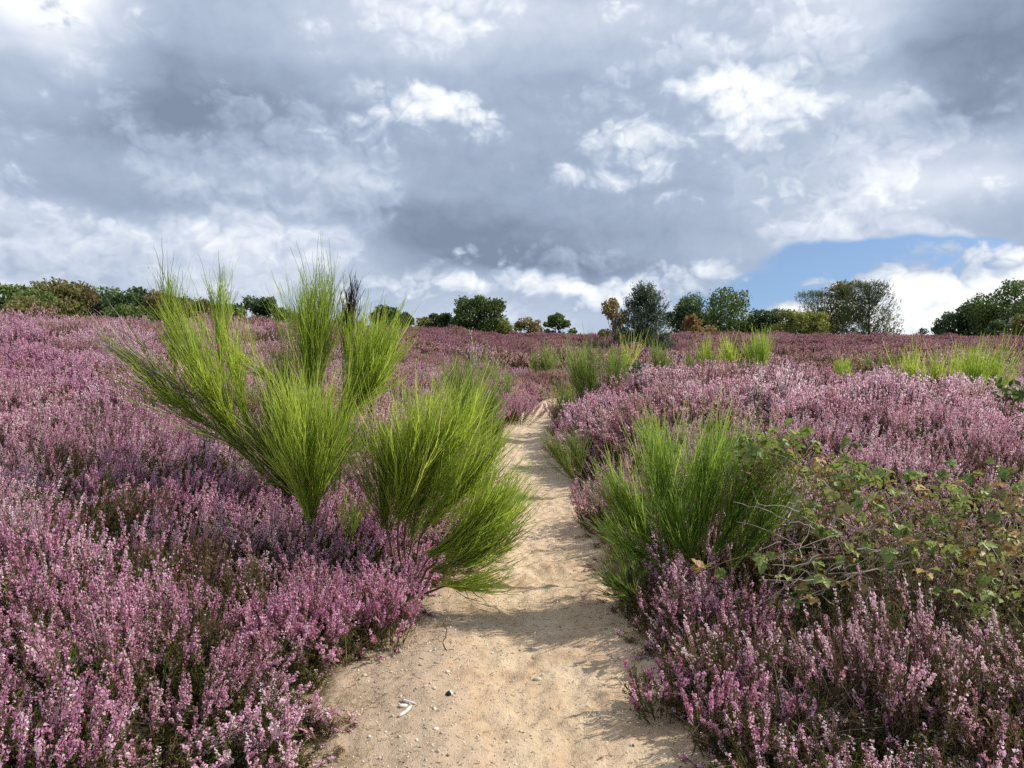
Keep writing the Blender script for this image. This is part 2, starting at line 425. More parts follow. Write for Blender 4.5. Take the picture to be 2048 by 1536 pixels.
def grid(xs, ys):
    X, Y = np.meshgrid(xs, ys); n, m = X.shape
    i = np.arange(n * m).reshape(n, m)
    f = np.stack([i[:-1, :-1], i[:-1, 1:], i[1:, 1:], i[1:, :-1]], -1).reshape(-1, 4)
    return X.ravel(), Y.ravel(), f
ax = np.concatenate([np.linspace(0, 4, 50)[:-1], np.linspace(4, 16, 50)[:-1], np.geomspace(16, 900, 50)])
xs = np.concatenate([-ax[:0:-1], ax])
ys = np.concatenate([-np.geomspace(8, 900, 16)[::-1], np.linspace(-7, 16, 210)[:-1], np.linspace(16, 60, 90)[:-1], np.geomspace(60, 1800, 70)])
gx, gy, gf = grid(xs, ys)
gz = H(gx, gy)
# dip under the path sheet so the sand lies on top
pd = pdist(gx, gy)
gz = gz - 0.13 * ss(-pd, -0.12, 0.10) * (gy < 58)
me = mesh('ground', np.stack([gx, gy, gz], 1), gf, [m_litter], shade=True)
a = me.attributes.new('path', 'FLOAT', 'POINT'); a.data.foreach_set('value', (1 - ss(pd, -0.05, 0.55)).astype(np.float32))
tag(obj('ground', me), 'dark heath soil with dead plant litter under the heather', kind='structure')

# sandy path sheet
def bumps(x, y):
    s = 0
    for k, a in [(4, .006), (9, .0032), (19, .0030), (33, .0026), (52, .0024), (71, .0018)]:
        for j in range(3):
            th = j * 2.1 + k; s = s + a * np.sin(x * k * math.cos(th) + y * k * math.sin(th) * 0.8 + k * 1.7 + j + 1.6 * np.sin(y * k * .31 + j) + 1.3 * np.sin(x * k * .43 - j))
    return s
ty = np.concatenate([np.linspace(-5, 1.8, 40)[:-1], np.linspace(1.8, 8, 330)[:-1], np.linspace(8, 24, 260)[:-1], np.linspace(24, 44, 60)])
tx = np.linspace(-1, 1, 91)
i = np.arange(len(ty) * len(tx)).reshape(len(ty), len(tx))
fpath = np.stack([i[:-1, :-1], i[:-1, 1:], i[1:, 1:], i[1:, :-1]], -1).reshape(-1, 4)
TX, TY = np.meshgrid(tx, ty)
XX = pc(TY) + TX * (pw(TY) + 0.30 + 0.06 * np.sin(TY * 3.1) + 0.04 * np.sin(TY * 7.3 + TX * 2))
pdp = pdist(XX, TY)
ZZ = H(XX, TY) + 0.006 + bumps(XX, TY) - 0.05 * ss(np.abs(TX), 0.86, 1.0) - 0.03 * (1 - ss(np.abs(XX - pc(TY)), 0.0, 0.45))
# shallow footprints and scuffs
for k in range(110):
    fy = rng.uniform(1.9, 15); fx = pc(fy) + rng.normal() * 0.20; an = rng.normal() * 0.25
    dx, dy = XX - fx, TY - fy
    uu = dx * math.cos(an) + dy * math.sin(an); vv = -dx * math.sin(an) + dy * math.cos(an)
    q = (uu / 0.055) ** 2 + (vv / 0.14) ** 2
    ZZ = ZZ + (-0.008 * np.exp(-q ** 2) + 0.003 * np.exp(-(np.sqrt(q) - 1.25) ** 2 / 0.05)) * rng.uniform(.3, 1)
me = mesh('sand_path', np.stack([XX.ravel(), TY.ravel(), ZZ.ravel()], 1), fpath, [m_sand], shade=True)
a = me.attributes.new('path', 'FLOAT', 'POINT'); a.data.foreach_set('value', (1 - ss(pdp, -0.25, 0.28)).ravel().astype(np.float32))
tag(obj('sand_path', me), 'narrow trodden path of pale yellow sand winding through the heather', kind='structure')
def path_z(x, y):
    x = np.atleast_1d(x); y = np.atleast_1d(y)
    k = np.abs(ty[None, :] - y[:, None]).argmin(1)
    out = []
    for j in range(len(x)):
        c = np.abs(XX[k[j]] - x[j]).argmin(); out.append(max(ZZ[k[j], c], H(x[j], y[j]) - 0.13))
    return np.array(out)

# ------------------------------------------------------------------ heather
def heather_tuft(g, R0, Ht, stems, florets, fsize, needles, lean=0.5, spikes=3, off=(0, 0, 0), droop=0.0, bare=0.0):
    """upright flowering stems over dark needle foliage, as one plant's worth of geometry"""
    n = stems
    th = rng.uniform(0, 2 * math.pi, n); rr = R0 * np.sqrt(rng.uniform(0, 1, n))
    b = np.stack([np.cos(th) * rr * 0.55, np.sin(th) * rr * 0.55, np.zeros(n)], 1)
    h = Ht * rng.uniform(0.72, 1.08, n) * (1 - 0.25 * (rr / R0) ** 2)
    tip = np.stack([np.cos(th) * rr * (1 + lean * 0.5) + rng.normal(size=n) * .02, np.sin(th) * rr * (1 + lean * 0.5) + rng.normal(size=n) * .02, h], 1)
    b += off; tip += off
    mid = (b + tip) / 2 + np.stack([np.cos(th) * rr * .15, np.sin(th) * rr * .15, h * 0.06], 1)
    t = np.linspace(0, 1, 4)[None, :, None]
    C = (1 - t) ** 2 * b[:, None] + 2 * t * (1 - t) * mid[:, None] + t ** 2 * tip[:, None]
    tubes(g, C, np.linspace(0.0028, 0.0012, 4)[None] * (fsize / 0.006), 3, 0, rng.uniform(.5, 1, n))
    # side spikes leave the stem near its top
    def q(tt):
        tt = tt[:, None]; return (1 - tt) ** 2, 2 * tt * (1 - tt), tt ** 2
    S0, S1 = [], []
    for k in range(spikes):
        tt = np.full(n, 0.55) if k == 0 else rng.uniform(0.38, 0.78, n)
        c0, c1, c2 = q(tt); p0 = c0 * b + c1 * mid + c2 * tip
        if k == 0: p1 = tip + 0
        else:
            d = unit((tip - mid) + rdir(n) * h[:, None] * 0.20); d[:, 2] = np.abs(d[:, 2]) - droop
            p1 = p0 + d * (h * rng.uniform(0.20, 0.36, n))[:, None]
            tubes(g, np.stack([p0, (p0 + p1) / 2, p1], 1), np.array([[.0014, .0012, .0008]]) * (fsize / 0.006), 3, 0, rng.uniform(.4, 1, n))
        S0.append(p0); S1.append(p1)
    S0 = np.concatenate(S0); S1 = np.concatenate(S1)
    ns = len(S0); keep = rng.uniform(size=ns) > bare
    A0, A1 = S0[keep], S1[keep]; m = len(A0)
    if m and florets:
        u = rng.uniform(0.12, 1.0, (m, florets))
        ax_ = A1 - A0
        prof = (0.0030 + 0.0052 * np.sin(np.clip(u, 0, 1) * math.pi * 0.9)) * (fsize / 0.006)
        P = A0[:, None] + ax_[:, None] * u[..., None] + rdir(m * florets).reshape(m, florets, 3) * prof[..., None]
        P = P.reshape(-1, 3); k = len(P)
        d = rdir(k, 0.2); e = unit(np.cross(d, rdir(k)))
        s = fsize * rng.uniform(0.55, 1.15, k)[:, None]
        stem_t = np.repeat(rng.uniform(0.12, 0.75, m), florets)
        cards(g, P, e * s * 0.75, d * s, 1, np.clip(stem_t + rng.normal(size=k) * 0.17 + (rng.uniform(size=k) > .88) * .35, 0, 1), 0.5)
    # needles / short leafy shoots
    if needles:
        j = rng.integers(0, ns, n * needles)
        u = rng.uniform(-0.9, 0.55, len(j))[:, None]
        P = S0[j] + (S1[j] - S0[j]) * u + rng.normal(size=(len(j), 3)) * 0.012 * (fsize / 0.006)
        P[:, 2] = np.maximum(P[:, 2], off[2] + 0.02)
        d = rdir(len(j), 0.9); e = unit(np.cross(d, rdir(len(j))))
        s = fsize * rng.uniform(1.3, 3.0, len(j))[:, None]
        cards(g, P, e * s * 0.22, d * s, 0, np.clip(rng.normal(.42, .2, len(j)), 0, 1), 0.3)

m_hbrown = leafy('heather_brown_stem', [(0.0, (.05, .035, .022)), (0.35, (.12, .075, .045)), (0.6, (.17, .13, .06)), (0.85, (.28, .18, .12)), (1.0, (.42, .31, .22))], 0.2, 0.85, 0.1)
def heather_variant(name, *a, leaf=None, **k):
    g = Geo(); heather_tuft(g, *a, **k)
    return bpy.data.objects.new(name, g.mesh(name, [leaf or m_hleaf, m_flower]))
def kit(name, objs):
    c = bpy.data.collections.new(name)
    for o in objs: c.objects.link(o)
    return c
kit_near = kit('heather_kit_near', [heather_variant('heather_near', .15, rng.uniform(.32, .48), 12, 46, .0057, 56, spikes=3, bare=.12) for _ in range(7)] + [heather_variant('heather_old', .15, rng.uniform(.28, .40), 13, 26, .0054, 95, spikes=4, bare=.80, leaf=m_hbrown if _ else m_hleaf) for _ in range(3)])
kit_sparse = kit('heather_kit_sparse', [heather_variant('heather_sparse', .16, rng.uniform(.30, .44), 12, 40, .0056, 80, spikes=4, bare=.60, leaf=m_hbrown) for _ in range(5)])
kit_green = kit('heather_kit_green', [heather_variant('heather_green', .14, rng.uniform(.28, .36), 14, 12, .006, 70, spikes=4, bare=.75) for _ in range(3)])
kit_mid = kit('heather_kit_mid', [heather_variant('heather_mid', .32, rng.uniform(.42, .52), 40, 24, .0112, 20, spikes=3, bare=.08) for _ in range(6)] + [heather_variant('heather_old_mid', .32, rng.uniform(.34, .46), 44, 10, .0105, 48, spikes=3, bare=.75, leaf=m_hbrown if _ else m_hleaf) for _ in range(3)])
kit_far = kit('heather_kit_far', [heather_variant('heather_far', .95, rng.uniform(.42, .55), 110, 7, .030, 7, spikes=3, bare=.12) for _ in range(5)])

def scatter_tree(name, coll):
    t = bpy.data.node_groups.new(name, 'GeometryNodeTree')
    t.interface.new_socket('Geometry', in_out='INPUT', socket_type='NodeSocketGeometry')
    t.interface.new_socket('Geometry', in_out='OUTPUT', socket_type='NodeSocketGeometry')
    N = t.nodes.new; L = t.links.new
    gi, go = N('NodeGroupInput'), N('NodeGroupOutput')
    ci = N('GeometryNodeCollectionInfo'); ci.inputs['Collection'].default_value = coll
    ci.inputs['Separate Children'].default_value = True; ci.inputs['Reset Children'].default_value = True
    ip = N('GeometryNodeInstanceOnPoints'); ip.inputs['Pick Instance'].default_value = True
    def na(nm, ty_):
        a = N('GeometryNodeInputNamedAttribute'); a.data_type = ty_; a.inputs['Name'].default_value = nm
        return a.outputs['Attribute']
    e2r = N('FunctionNodeEulerToRotation'); L(na('rot', 'FLOAT_VECTOR'), e2r.inputs[0])
    L(gi.outputs[0], ip.inputs['Points']); L(ci.outputs[0], ip.inputs['Instance'])
    L(na('pick', 'INT'), ip.inputs['Instance Index']); L(e2r.outputs[0], ip.inputs['Rotation']); L(na('size', 'FLOAT_VECTOR'), ip.inputs['Scale'])
    L(ip.outputs[0], go.inputs[0])
    return t
def scatter(name, coll, P, rot, size, pick, label, cat, clump=None):
    me = bpy.data.meshes.new(name); me.vertices.add(len(P)); me.vertices.foreach_set('co', np.asarray(P, np.float32).ravel())
    a = me.attributes.new('rot', 'FLOAT_VECTOR', 'POINT'); a.data.foreach_set('vector', np.asarray(rot, np.float32).ravel())
    a = me.attributes.new('size', 'FLOAT_VECTOR', 'POINT'); a.data.foreach_set('vector', np.asarray(size, np.float32).ravel())
    a = me.attributes.new('pick', 'INT', 'POINT'); a.data.foreach_set('value', np.asarray(pick, np.int32))
    if clump is not None:
        a = me.attributes.new('clump', 'FLOAT', 'POINT'); a.data.foreach_set('value', np.asarray(clump, np.float32))
    o = obj(name, me)
    md = o.modifiers.new('scatter', 'NODES'); md.node_group = scatter_tree(name, coll)
    return tag(o, label, cat, kind='stuff')

def jitter(r0, r1, step, half):
    n = int(2 * r1 / step) + 2
    X, Y = np.meshgrid((np.arange(n) - n / 2) * step, np.arange(0, int(r1 / step) + 2) * step - 0.5)
    X = X.ravel() + rng.uniform(-.5, .5, X.size) * step; Y = Y.ravel() + rng.uniform(-.5, .5, Y.size) * step
    r = np.hypot(X, Y); az = np.abs(np.arctan2(X, Y))
    k = (r > r0) & (r < r1) & (az < half)
    return X[k], Y[k]
def patch_noise(x, y, k=1.0):
    return (np.sin(x * 1.9 * k + 1.3 * np.sin(y * 1.1 * k)) + np.sin(y * 2.3 * k + 1.7 * np.sin(x * .9 * k + 2)) + np.sin((x + y) * 1.3 * k + 4)) / 3
def clear_of(x, y, spots):
    k = np.ones(len(x), bool)
    for (cx, cy, r) in spots: k &= np.hypot(x - cx, y - cy) > r
    return k
def hash2(i, j, k):
    v = np.sin(i * 127.1 + j * 311.7 + k * 74.7) * 43758.5453; return v - np.floor(v)
def clump_info(x, y, cs):
    """nearest plant centre on a jittered grid: relative distance, direction from it, its random number"""
    ci, cj = np.floor(x / cs), np.floor(y / cs)
    best = np.full(len(x), 9e9); dx = np.zeros(len(x)); dy = np.zeros(len(x)); rd = np.zeros(len(x))
    for a in (-1, 0, 1):
        for b in (-1, 0, 1):
            i, j = ci + a, cj + b
            ex = x - (i + .1 + .8 * hash2(i, j, 1)) * cs; ey = y - (j + .1 + .8 * hash2(i, j, 2)) * cs
            d = np.hypot(ex, ey); m = d < best
            best = np.where(m, d, best); dx = np.where(m, ex, dx); dy = np.where(m, ey, dy); rd = np.where(m, hash2(i, j, 3), rd)
    return best / cs, dx / (best + 1e-6), dy / (best + 1e-6), rd
def carpet(name, coll, nv, r0, r1, step, half, margin, side, label, zscale=(.8, 1.2), thin=None, spots=(), lean=.12, cs=.62, brown=0, tall=1.0):
    x, y = jitter(r0, r1, step, half)
    d = pdist(x, y) - 0.05 * np.sin(y * 5 + x * 3)
    k = (d > margin) & clear_of(x, y, spots)
    if side == 'L': k &= x < pc(y)
    if side == 'R': k &= x >= pc(y)
    if thin is not None: k &= thin(x, y)
    x, y, d = x[k], y[k], d[k]
    n = len(x)
    s = rng.uniform(.85, 1.2, n)
    lo = np.where(x > pc(y), .78, .55); edge = lo + (1 - lo) * ss(d, margin - .05, margin + 0.55)
    zs = s * rng.uniform(*zscale, n) * edge * (1 + 0.20 * patch_noise(x, y) + 0.20 * patch_noise(x + 7, y + 2, 2.3) + 0.25 * ss(y, 8, 14) * patch_noise(x + 1, y * .8, .55))
    zs = np.minimum(zs, 1.35 + .4 * (coll is kit_far))
    # plants lean out over the path at its edge
    out = np.sign(pc(y) - x) * (1 - ss(d, margin, margin + .6)) * 0.38
    rot = np.stack([rng.normal(size=n) * lean, rng.normal(size=n) * lean + out, np.zeros(n)], 1)
    rz = rng.uniform(0, 6.28, n)
    rot[:, 2] = rng.uniform(-.5, .5, n)
    rot[:, 1] += .10 + .26 * patch_noise(x + 11, y + 5, .9); rot[:, 0] += .16 * patch_noise(x + 2, y + 9, .8)
    cd, cx_, cy_, cr_ = clump_info(x, y, cs)                    # plants grow as low domes with hollows between
    dome = ss(cd, .12, .75)
    zs = zs * (1.14 - .42 * dome) * (.82 + .36 * hash2(cr_ * 9, cr_ * 5, 4)) * tall
    rot[:, 1] += cx_ * dome * .34; rot[:, 0] -= cy_ * dome * .34
    pick = rng.integers(0, nv, n)
    if brown:                                                   # some plants have gone over or never flowered
        old = (cr_ < .13) | (rng.uniform(size=n) < .07) | ((cd > .62) & (rng.uniform(size=n) < .35))
        pick = np.where(old, nv + rng.integers(0, brown, n), pick)
    P = np.stack([x, y, H(x, y) - 0.01], 1)
    return scatter(name, coll, P, rot, np.stack([s, s, zs], 1), pick, label, 'heather', cr_)

NEAR_R = 8.5
bramble_gap = lambda x, y: ~((x > 1.2) & (x < 3.3) & (y > 3.42) & (y < 5.0) & (rng.uniform(size=np.shape(x)) < .93)) & ~((x > 0.8) & (y < 3.6) & (patch_noise(x, y, 1.6) > .30) & (rng.uniform(size=np.shape(x)) < .6))
left_gap = lambda x, y: (patch_noise(x + 3, y, 1.4) < .45) | (rng.uniform(size=np.shape(x)) < .40)
carpet('heather', kit_near, 7, 1.2, NEAR_R, .160, R(52), 0.16, 'L', 'dense pink flowering heather covering the near slope left of the path', thin=left_gap, zscale=(.85, 1.2), brown=3)
carpet('heather', kit_near, 7, 1.2, NEAR_R, .160, R(52), 0.13, 'R', 'dusty pink flowering heather covering the near bank right of the path', thin=lambda x, y: bramble_gap(x, y) & (y > 4.2), zscale=(.85, 1.2), brown=3)
carpet('heather', kit_sparse, 5, 1.2, NEAR_R, .155, R(52), 0.13, 'R', 'sparse lilac heather with bare brown stems at the bottom right', thin=lambda x, y: bramble_gap(x, y) & (y <= 4.2), zscale=(.7, 1.15))
carpet('heather', kit_green, 3, 1.2, NEAR_R, .19, R(52), 0.10, 'A', 'dark green unflowered heather shoots filling gaps under the pink flowers', zscale=(.8, 1.2), thin=lambda x, y: ~((x > 1.2) & (x < 3.3) & (y > 3.42) & (y < 4.75) & (rng.uniform(size=np.shape(x)) < .7)))
carpet('heather', kit_mid, 6, NEAR_R, 30, .30, R(43), 0.30, 'L', 'pink heather on the rising slope behind the tall broom left of the path', brown=3, cs=.95)
carpet('heather', kit_mid, 6, NEAR_R, 30, .30, R(43), 0.30, 'R', 'pale pink heather on the bank right of the path bend', brown=3, cs=.95)
carpet('heather', kit_far, 5, 30, 135, .80, R(41), 0.3, 'A', 'distant purple heather carpet on the low ridge below the trees', zscale=(.7, 1.5), cs=2.4)
carpet('heather', kit_sparse, 5, 1.2, NEAR_R, .13, R(52), -0.06, 'A', 'low straggling brown heather stems creeping out along both path edges', zscale=(.35, .6), thin=lambda x, y: (pdist(x, y) < .22) & (rng.uniform(size=np.shape(x)) < .34))

# ------------------------------------------------------------------ broom
def shoots(g, base, end, n, spread, side=5, w=0.0038, curve=0.25, m=0, tlo=.3, thi=1.0, along=.5, up=.25, slen=.5):
    """a fan of thin upright green shoots from base towards end"""
    base = np.asarray(base, float); end = np.asarray(end, float); ax_ = end - base; L = np.linalg.norm(ax_); n = int(n * 1.7); w = w * .62
    a = rng.uniform(0, 1, n) ** 1.4 * along
    p0 = base + ax_ * a[:, None] + rng.normal(size=(n, 3)) * 0.012
    d = unit(ax_ / L + rdir(n) * spread * 1.9 * rng.uniform(.1, 1, n)[:, None])
    ln = L * (1 - a * .6) * rng.uniform(.45, 1.03, n)
    t = np.linspace(0, 1, 6)
    def curves(p, dd, l, bend):
        upv = np.zeros_like(dd); upv[:, 2] = 1
        dirs = unit(dd[:, None] + upv[:, None] * (bend[:, None] * t[None])[..., None] + 0)
        step = dirs * (l[:, None, None] / 5)
        wig = rng.normal(size=(len(p), 6, 3)) * (l * .010)[:, None, None]; wig[:, 0] = 0
        c = np.concatenate([p[:, None], p[:, None] + np.cumsum(step, 1)[:, :-1]], 1)
        return c + wig
    C = curves(p0, d, ln, rng.normal(curve, .15, n) + up)
    rad = np.linspace(1, .35, 6)[None] * w * rng.uniform(.8, 1.25, n)[:, None]
    tn = rng.uniform(tlo, thi, n)
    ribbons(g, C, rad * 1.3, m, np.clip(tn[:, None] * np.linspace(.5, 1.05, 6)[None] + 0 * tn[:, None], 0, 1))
    if side:
        i = np.repeat(np.arange(n), side); s = rng.integers(1, 5, len(i)); fr = rng.uniform(size=len(i))[:, None]
        q = C[i, s] * (1 - fr) + C[i, np.minimum(s + 1, 5)] * fr
        dd = unit(C[i, np.minimum(s + 1, 5)] - C[i, s] + rdir(len(i)) * 0.28 * (ln[i] / 5)[:, None])
        C2 = curves(q, dd, ln[i] * rng.uniform(.25, slen + .25, len(i)), rng.normal(curve, .2, len(i)))
        t2 = np.clip(tn[i] + rng.normal(size=len(i)) * .12, 0, 1)
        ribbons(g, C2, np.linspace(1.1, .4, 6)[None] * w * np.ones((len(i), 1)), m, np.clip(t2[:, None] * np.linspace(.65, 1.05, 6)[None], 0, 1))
        # tiny leaves along the shoots
        j = rng.integers(0, len(C2), int(len(C2) * .7)); s = rng.integers(0, 5, len(j)); fr = rng.uniform(size=len(j))[:, None]
        P = C2[j, s] * (1 - fr) + C2[j, s + 1] * fr
        dl = unit(C2[j, s + 1] - C2[j, s] + rdir(len(j)) * (ln[i][j] * .03)[:, None])
        e = unit(np.cross(dl, rdir(len(j))))
        sz = w * rng.uniform(1.6, 3.2, len(j))[:, None]
        cards(g, P + e * w, e * sz * .35, dl * sz, m, np.clip(t2[j] + rng.normal(size=len(j)) * .15, 0, 1), .2)
    return C

def stem_to(g, pts, r0, r1, m=0, k=9, tint=.5, wob_=0.01):
    pts = np.asarray(pts, float); t = np.linspace(0, 1, k)
    s = np.linspace(0, 1, len(pts))
    c = np.stack([np.interp(t, s, pts[:, i]) for i in range(3)], 1)
    for _ in range(2): c[1:-1] = (c[:-2] + 2 * c[1:-1] + c[2:]) / 4
    c[1:-1] += rng.normal(size=(k - 2, 3)) * wob_
    tubes(g, c[None], np.linspace(r0, r1, k)[None], 5, m, tint)

def broom(name, label, base_xy, branches, material=None, group=None, short=1.0):
    """branches: (start, end, n, spread, side, kw) in world points; each becomes a branch with its own stem"""
    mt = material or m_broom
    bx, by = base_xy; bz = float(H(bx, by)) - 0.03
    root = empty('broom_shrub', (bx, by, bz)); tag(root, label, 'broom', group)
    B = np.array([bx, by, bz])
    for (st, en, n, sp, sd_, kw) in branches:
        kw = dict(kw); en = np.asarray(st) + (np.asarray(en) - np.asarray(st)) * short; mm = kw.pop('mat', mt); nm = kw.pop('name', 'branch'); lab = kw.pop('label', None); via = kw.pop('via', None)
        g = Geo(); shoots(g, np.asarray(st) - B, np.asarray(en) - B, n, sp, sd_, **kw)
        o = obj(nm, g.mesh(nm, [mm]), root)
        if lab: o['label'] = lab
        g2 = Geo(); mid = (np.asarray(st) - B) * 0.5 + np.array([0, 0, -0.05])
        stem_to(g2, [rng.normal(size=3) * .02 * [1, 1, 0], mid if via is None else np.asarray(via) - B, np.asarray(st) - B, np.asarray(st) - B + (np.asarray(en) - np.asarray(st)) * .45], .011, .004)
        A_ = np.asarray(st) - B; E_ = np.asarray(en) - B
        for q in range(5):
            f0 = rng.uniform(0, .45); p0_ = A_ + (E_ - A_) * f0; dd = (E_ - A_) * rng.uniform(.3, .5) + rng.normal(size=3) * np.linalg.norm(E_ - A_) * .16
            stem_to(g2, [p0_, p0_ + dd * .5 + rng.normal(size=3) * .01, p0_ + dd], .004, .0016, 0, 6, .5, .004)
        obj('stem', g2.mesh('stem', [m_wood], True), o)
    return root

# tall broom left of the path
Y1 = 5.7
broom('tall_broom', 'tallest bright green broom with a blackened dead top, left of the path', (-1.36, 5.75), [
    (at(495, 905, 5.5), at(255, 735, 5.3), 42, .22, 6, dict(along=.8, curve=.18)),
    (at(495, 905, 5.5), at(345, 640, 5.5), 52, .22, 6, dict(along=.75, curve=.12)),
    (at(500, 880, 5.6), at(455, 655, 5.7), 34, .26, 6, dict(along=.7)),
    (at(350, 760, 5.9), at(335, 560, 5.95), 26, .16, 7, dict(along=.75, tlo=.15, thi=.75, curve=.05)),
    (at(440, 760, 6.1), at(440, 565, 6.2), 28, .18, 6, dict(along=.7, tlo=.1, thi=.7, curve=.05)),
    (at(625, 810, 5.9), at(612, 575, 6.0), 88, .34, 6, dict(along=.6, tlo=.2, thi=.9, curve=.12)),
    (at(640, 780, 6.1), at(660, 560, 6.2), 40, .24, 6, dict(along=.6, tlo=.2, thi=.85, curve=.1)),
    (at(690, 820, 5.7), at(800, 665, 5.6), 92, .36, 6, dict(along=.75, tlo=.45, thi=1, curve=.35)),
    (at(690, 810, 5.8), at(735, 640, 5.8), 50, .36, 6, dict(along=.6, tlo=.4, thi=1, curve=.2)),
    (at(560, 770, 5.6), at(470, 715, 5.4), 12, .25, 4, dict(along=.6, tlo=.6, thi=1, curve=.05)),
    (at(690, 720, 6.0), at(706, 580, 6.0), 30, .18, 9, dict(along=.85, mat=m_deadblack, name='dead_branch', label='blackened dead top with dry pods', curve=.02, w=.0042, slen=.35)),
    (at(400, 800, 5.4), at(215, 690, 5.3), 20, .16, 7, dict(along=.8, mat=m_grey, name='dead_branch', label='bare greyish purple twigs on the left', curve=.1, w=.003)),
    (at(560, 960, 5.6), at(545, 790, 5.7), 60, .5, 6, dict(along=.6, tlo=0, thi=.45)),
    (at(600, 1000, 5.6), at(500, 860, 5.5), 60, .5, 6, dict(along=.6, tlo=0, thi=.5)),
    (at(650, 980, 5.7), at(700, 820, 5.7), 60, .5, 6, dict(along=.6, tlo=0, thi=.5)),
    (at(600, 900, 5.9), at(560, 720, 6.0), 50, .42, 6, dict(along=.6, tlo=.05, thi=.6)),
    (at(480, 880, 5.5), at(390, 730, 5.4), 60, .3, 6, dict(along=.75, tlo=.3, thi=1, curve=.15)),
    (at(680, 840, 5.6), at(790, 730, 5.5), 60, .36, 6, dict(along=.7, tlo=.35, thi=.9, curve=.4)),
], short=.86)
broom('broom', 'upright olive broom brush standing in front of the tallest broom', (-1.22, 4.72), [
    (at(620, 1040, 4.6), at(618, 800, 4.7), 90, .34, 6, dict(along=.5, tlo=.3, thi=.95, curve=.12)),
    (at(622, 1040, 4.6), at(565, 830, 4.6), 40, .26, 6, dict(along=.5, curve=.15)),
    (at(622, 1040, 4.6), at(675, 840, 4.6), 40, .26, 6, dict(along=.5, curve=.15)),
])
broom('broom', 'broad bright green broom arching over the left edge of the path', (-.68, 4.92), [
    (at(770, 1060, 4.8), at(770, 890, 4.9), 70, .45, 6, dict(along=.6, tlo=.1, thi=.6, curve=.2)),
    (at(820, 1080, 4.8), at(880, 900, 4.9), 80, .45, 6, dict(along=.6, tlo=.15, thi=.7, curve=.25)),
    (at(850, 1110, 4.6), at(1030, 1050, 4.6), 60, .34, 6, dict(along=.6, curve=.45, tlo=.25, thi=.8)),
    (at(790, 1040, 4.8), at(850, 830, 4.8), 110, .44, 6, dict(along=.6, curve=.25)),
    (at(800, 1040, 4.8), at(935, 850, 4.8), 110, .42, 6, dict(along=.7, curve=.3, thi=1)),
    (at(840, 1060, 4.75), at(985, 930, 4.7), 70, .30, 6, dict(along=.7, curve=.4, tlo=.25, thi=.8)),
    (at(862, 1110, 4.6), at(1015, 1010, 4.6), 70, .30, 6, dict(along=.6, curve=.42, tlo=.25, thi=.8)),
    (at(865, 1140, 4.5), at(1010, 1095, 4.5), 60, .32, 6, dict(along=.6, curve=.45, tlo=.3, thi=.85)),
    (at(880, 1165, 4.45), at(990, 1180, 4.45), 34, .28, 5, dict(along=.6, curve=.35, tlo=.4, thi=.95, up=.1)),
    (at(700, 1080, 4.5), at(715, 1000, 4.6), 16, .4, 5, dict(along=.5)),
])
broom('broom', 'bright green broom spilling left over the sandy path beside the bramble', (1.30, 4.75), [
    (at(1330, 1130, 4.5), at(1225, 985, 4.5), 70, .34, 6, dict(along=.7, curve=.30)),
    (at(1340, 1120, 4.6), at(1320, 900, 4.7), 80, .34, 6, dict(along=.6, curve=.15)),
    (at(1380, 1120, 4.6), at(1430, 900, 4.7), 80, .34, 6, dict(along=.6, curve=.12)),
    (at(1430, 1110, 4.6), at(1520, 930, 4.6), 80, .34, 6, dict(along=.6, curve=.12)),
    (at(1320, 1140, 4.4), at(1220, 1075, 4.4), 50, .34, 5, dict(along=.6, curve=.32, up=.15)),
    (at(1310, 1160, 4.3), at(1235, 1120, 4.3), 24, .34, 5, dict(along=.6, curve=.30, up=.05)),
    (at(1330, 960, 5.2), at(1290, 860, 5.3), 24, .36, 5, dict(along=.6)),
    (at(1360, 1000, 4.9), at(1480, 880, 5.0), 26, .3, 5, dict(along=.6, tlo=.5)),
    (at(1400, 1150, 4.5), at(1330, 1020, 4.45), 60, .5, 5, dict(along=.6, tlo=.1, thi=.7)),
    (at(1460, 1140, 4.55), at(1560, 1000, 4.5), 60, .45, 5, dict(along=.6, tlo=.1, thi=.7)),
], m_broommid)
broom('broom', 'small low dark green broom at the right path edge below the bright broom', (.84, 4.35), [
    (at(1290, 1200, 4.2), at(1210, 1165, 4.15), 44, .4, 5, dict(along=.5, tlo=.1, thi=.5, curve=.3)),
    (at(1290, 1190, 4.2), at(1250, 1130, 4.2), 30, .4, 5, dict(along=.5, tlo=.1, thi=.5, curve=.3))], m_broomdull)
broom('broom', 'dark green low broom at the right path edge by the far shadow', (.80, 8.4), [
    (at(1150, 960, 8.0), at(1100, 890, 8.0), 50, .4, 5, dict(along=.6, tlo=.1, thi=.6, curve=.3, w=.0042)),
    (at(1160, 950, 8.1), at(1150, 880, 8.2), 40, .4, 5, dict(along=.6, tlo=.1, thi=.6, w=.0042))], m_broomdull)
broom('broom', 'green broom hugging the left path edge behind the broad broom', (-.55, 10.2), [
    (at(935, 880, 9.6), at(935, 755, 10.0), 90, .42, 6, dict(along=.6, tlo=.15, thi=.65, w=.0048)),
    (at(960, 880, 9.6), at(985, 800, 9.6), 60, .42, 6, dict(along=.6, tlo=.15, thi=.6, curve=.35, w=.0048)),
    (at(980, 885, 9.4), at(1000, 850, 9.3), 40, .42, 6, dict(along=.6, tlo=.1, thi=.5, curve=.35, w=.0048)),
    (at(920, 830, 10.2), at(900, 745, 10.4), 50, .42, 6, dict(along=.6, tlo=.1, thi=.6, w=.0048))], m_broomdull)
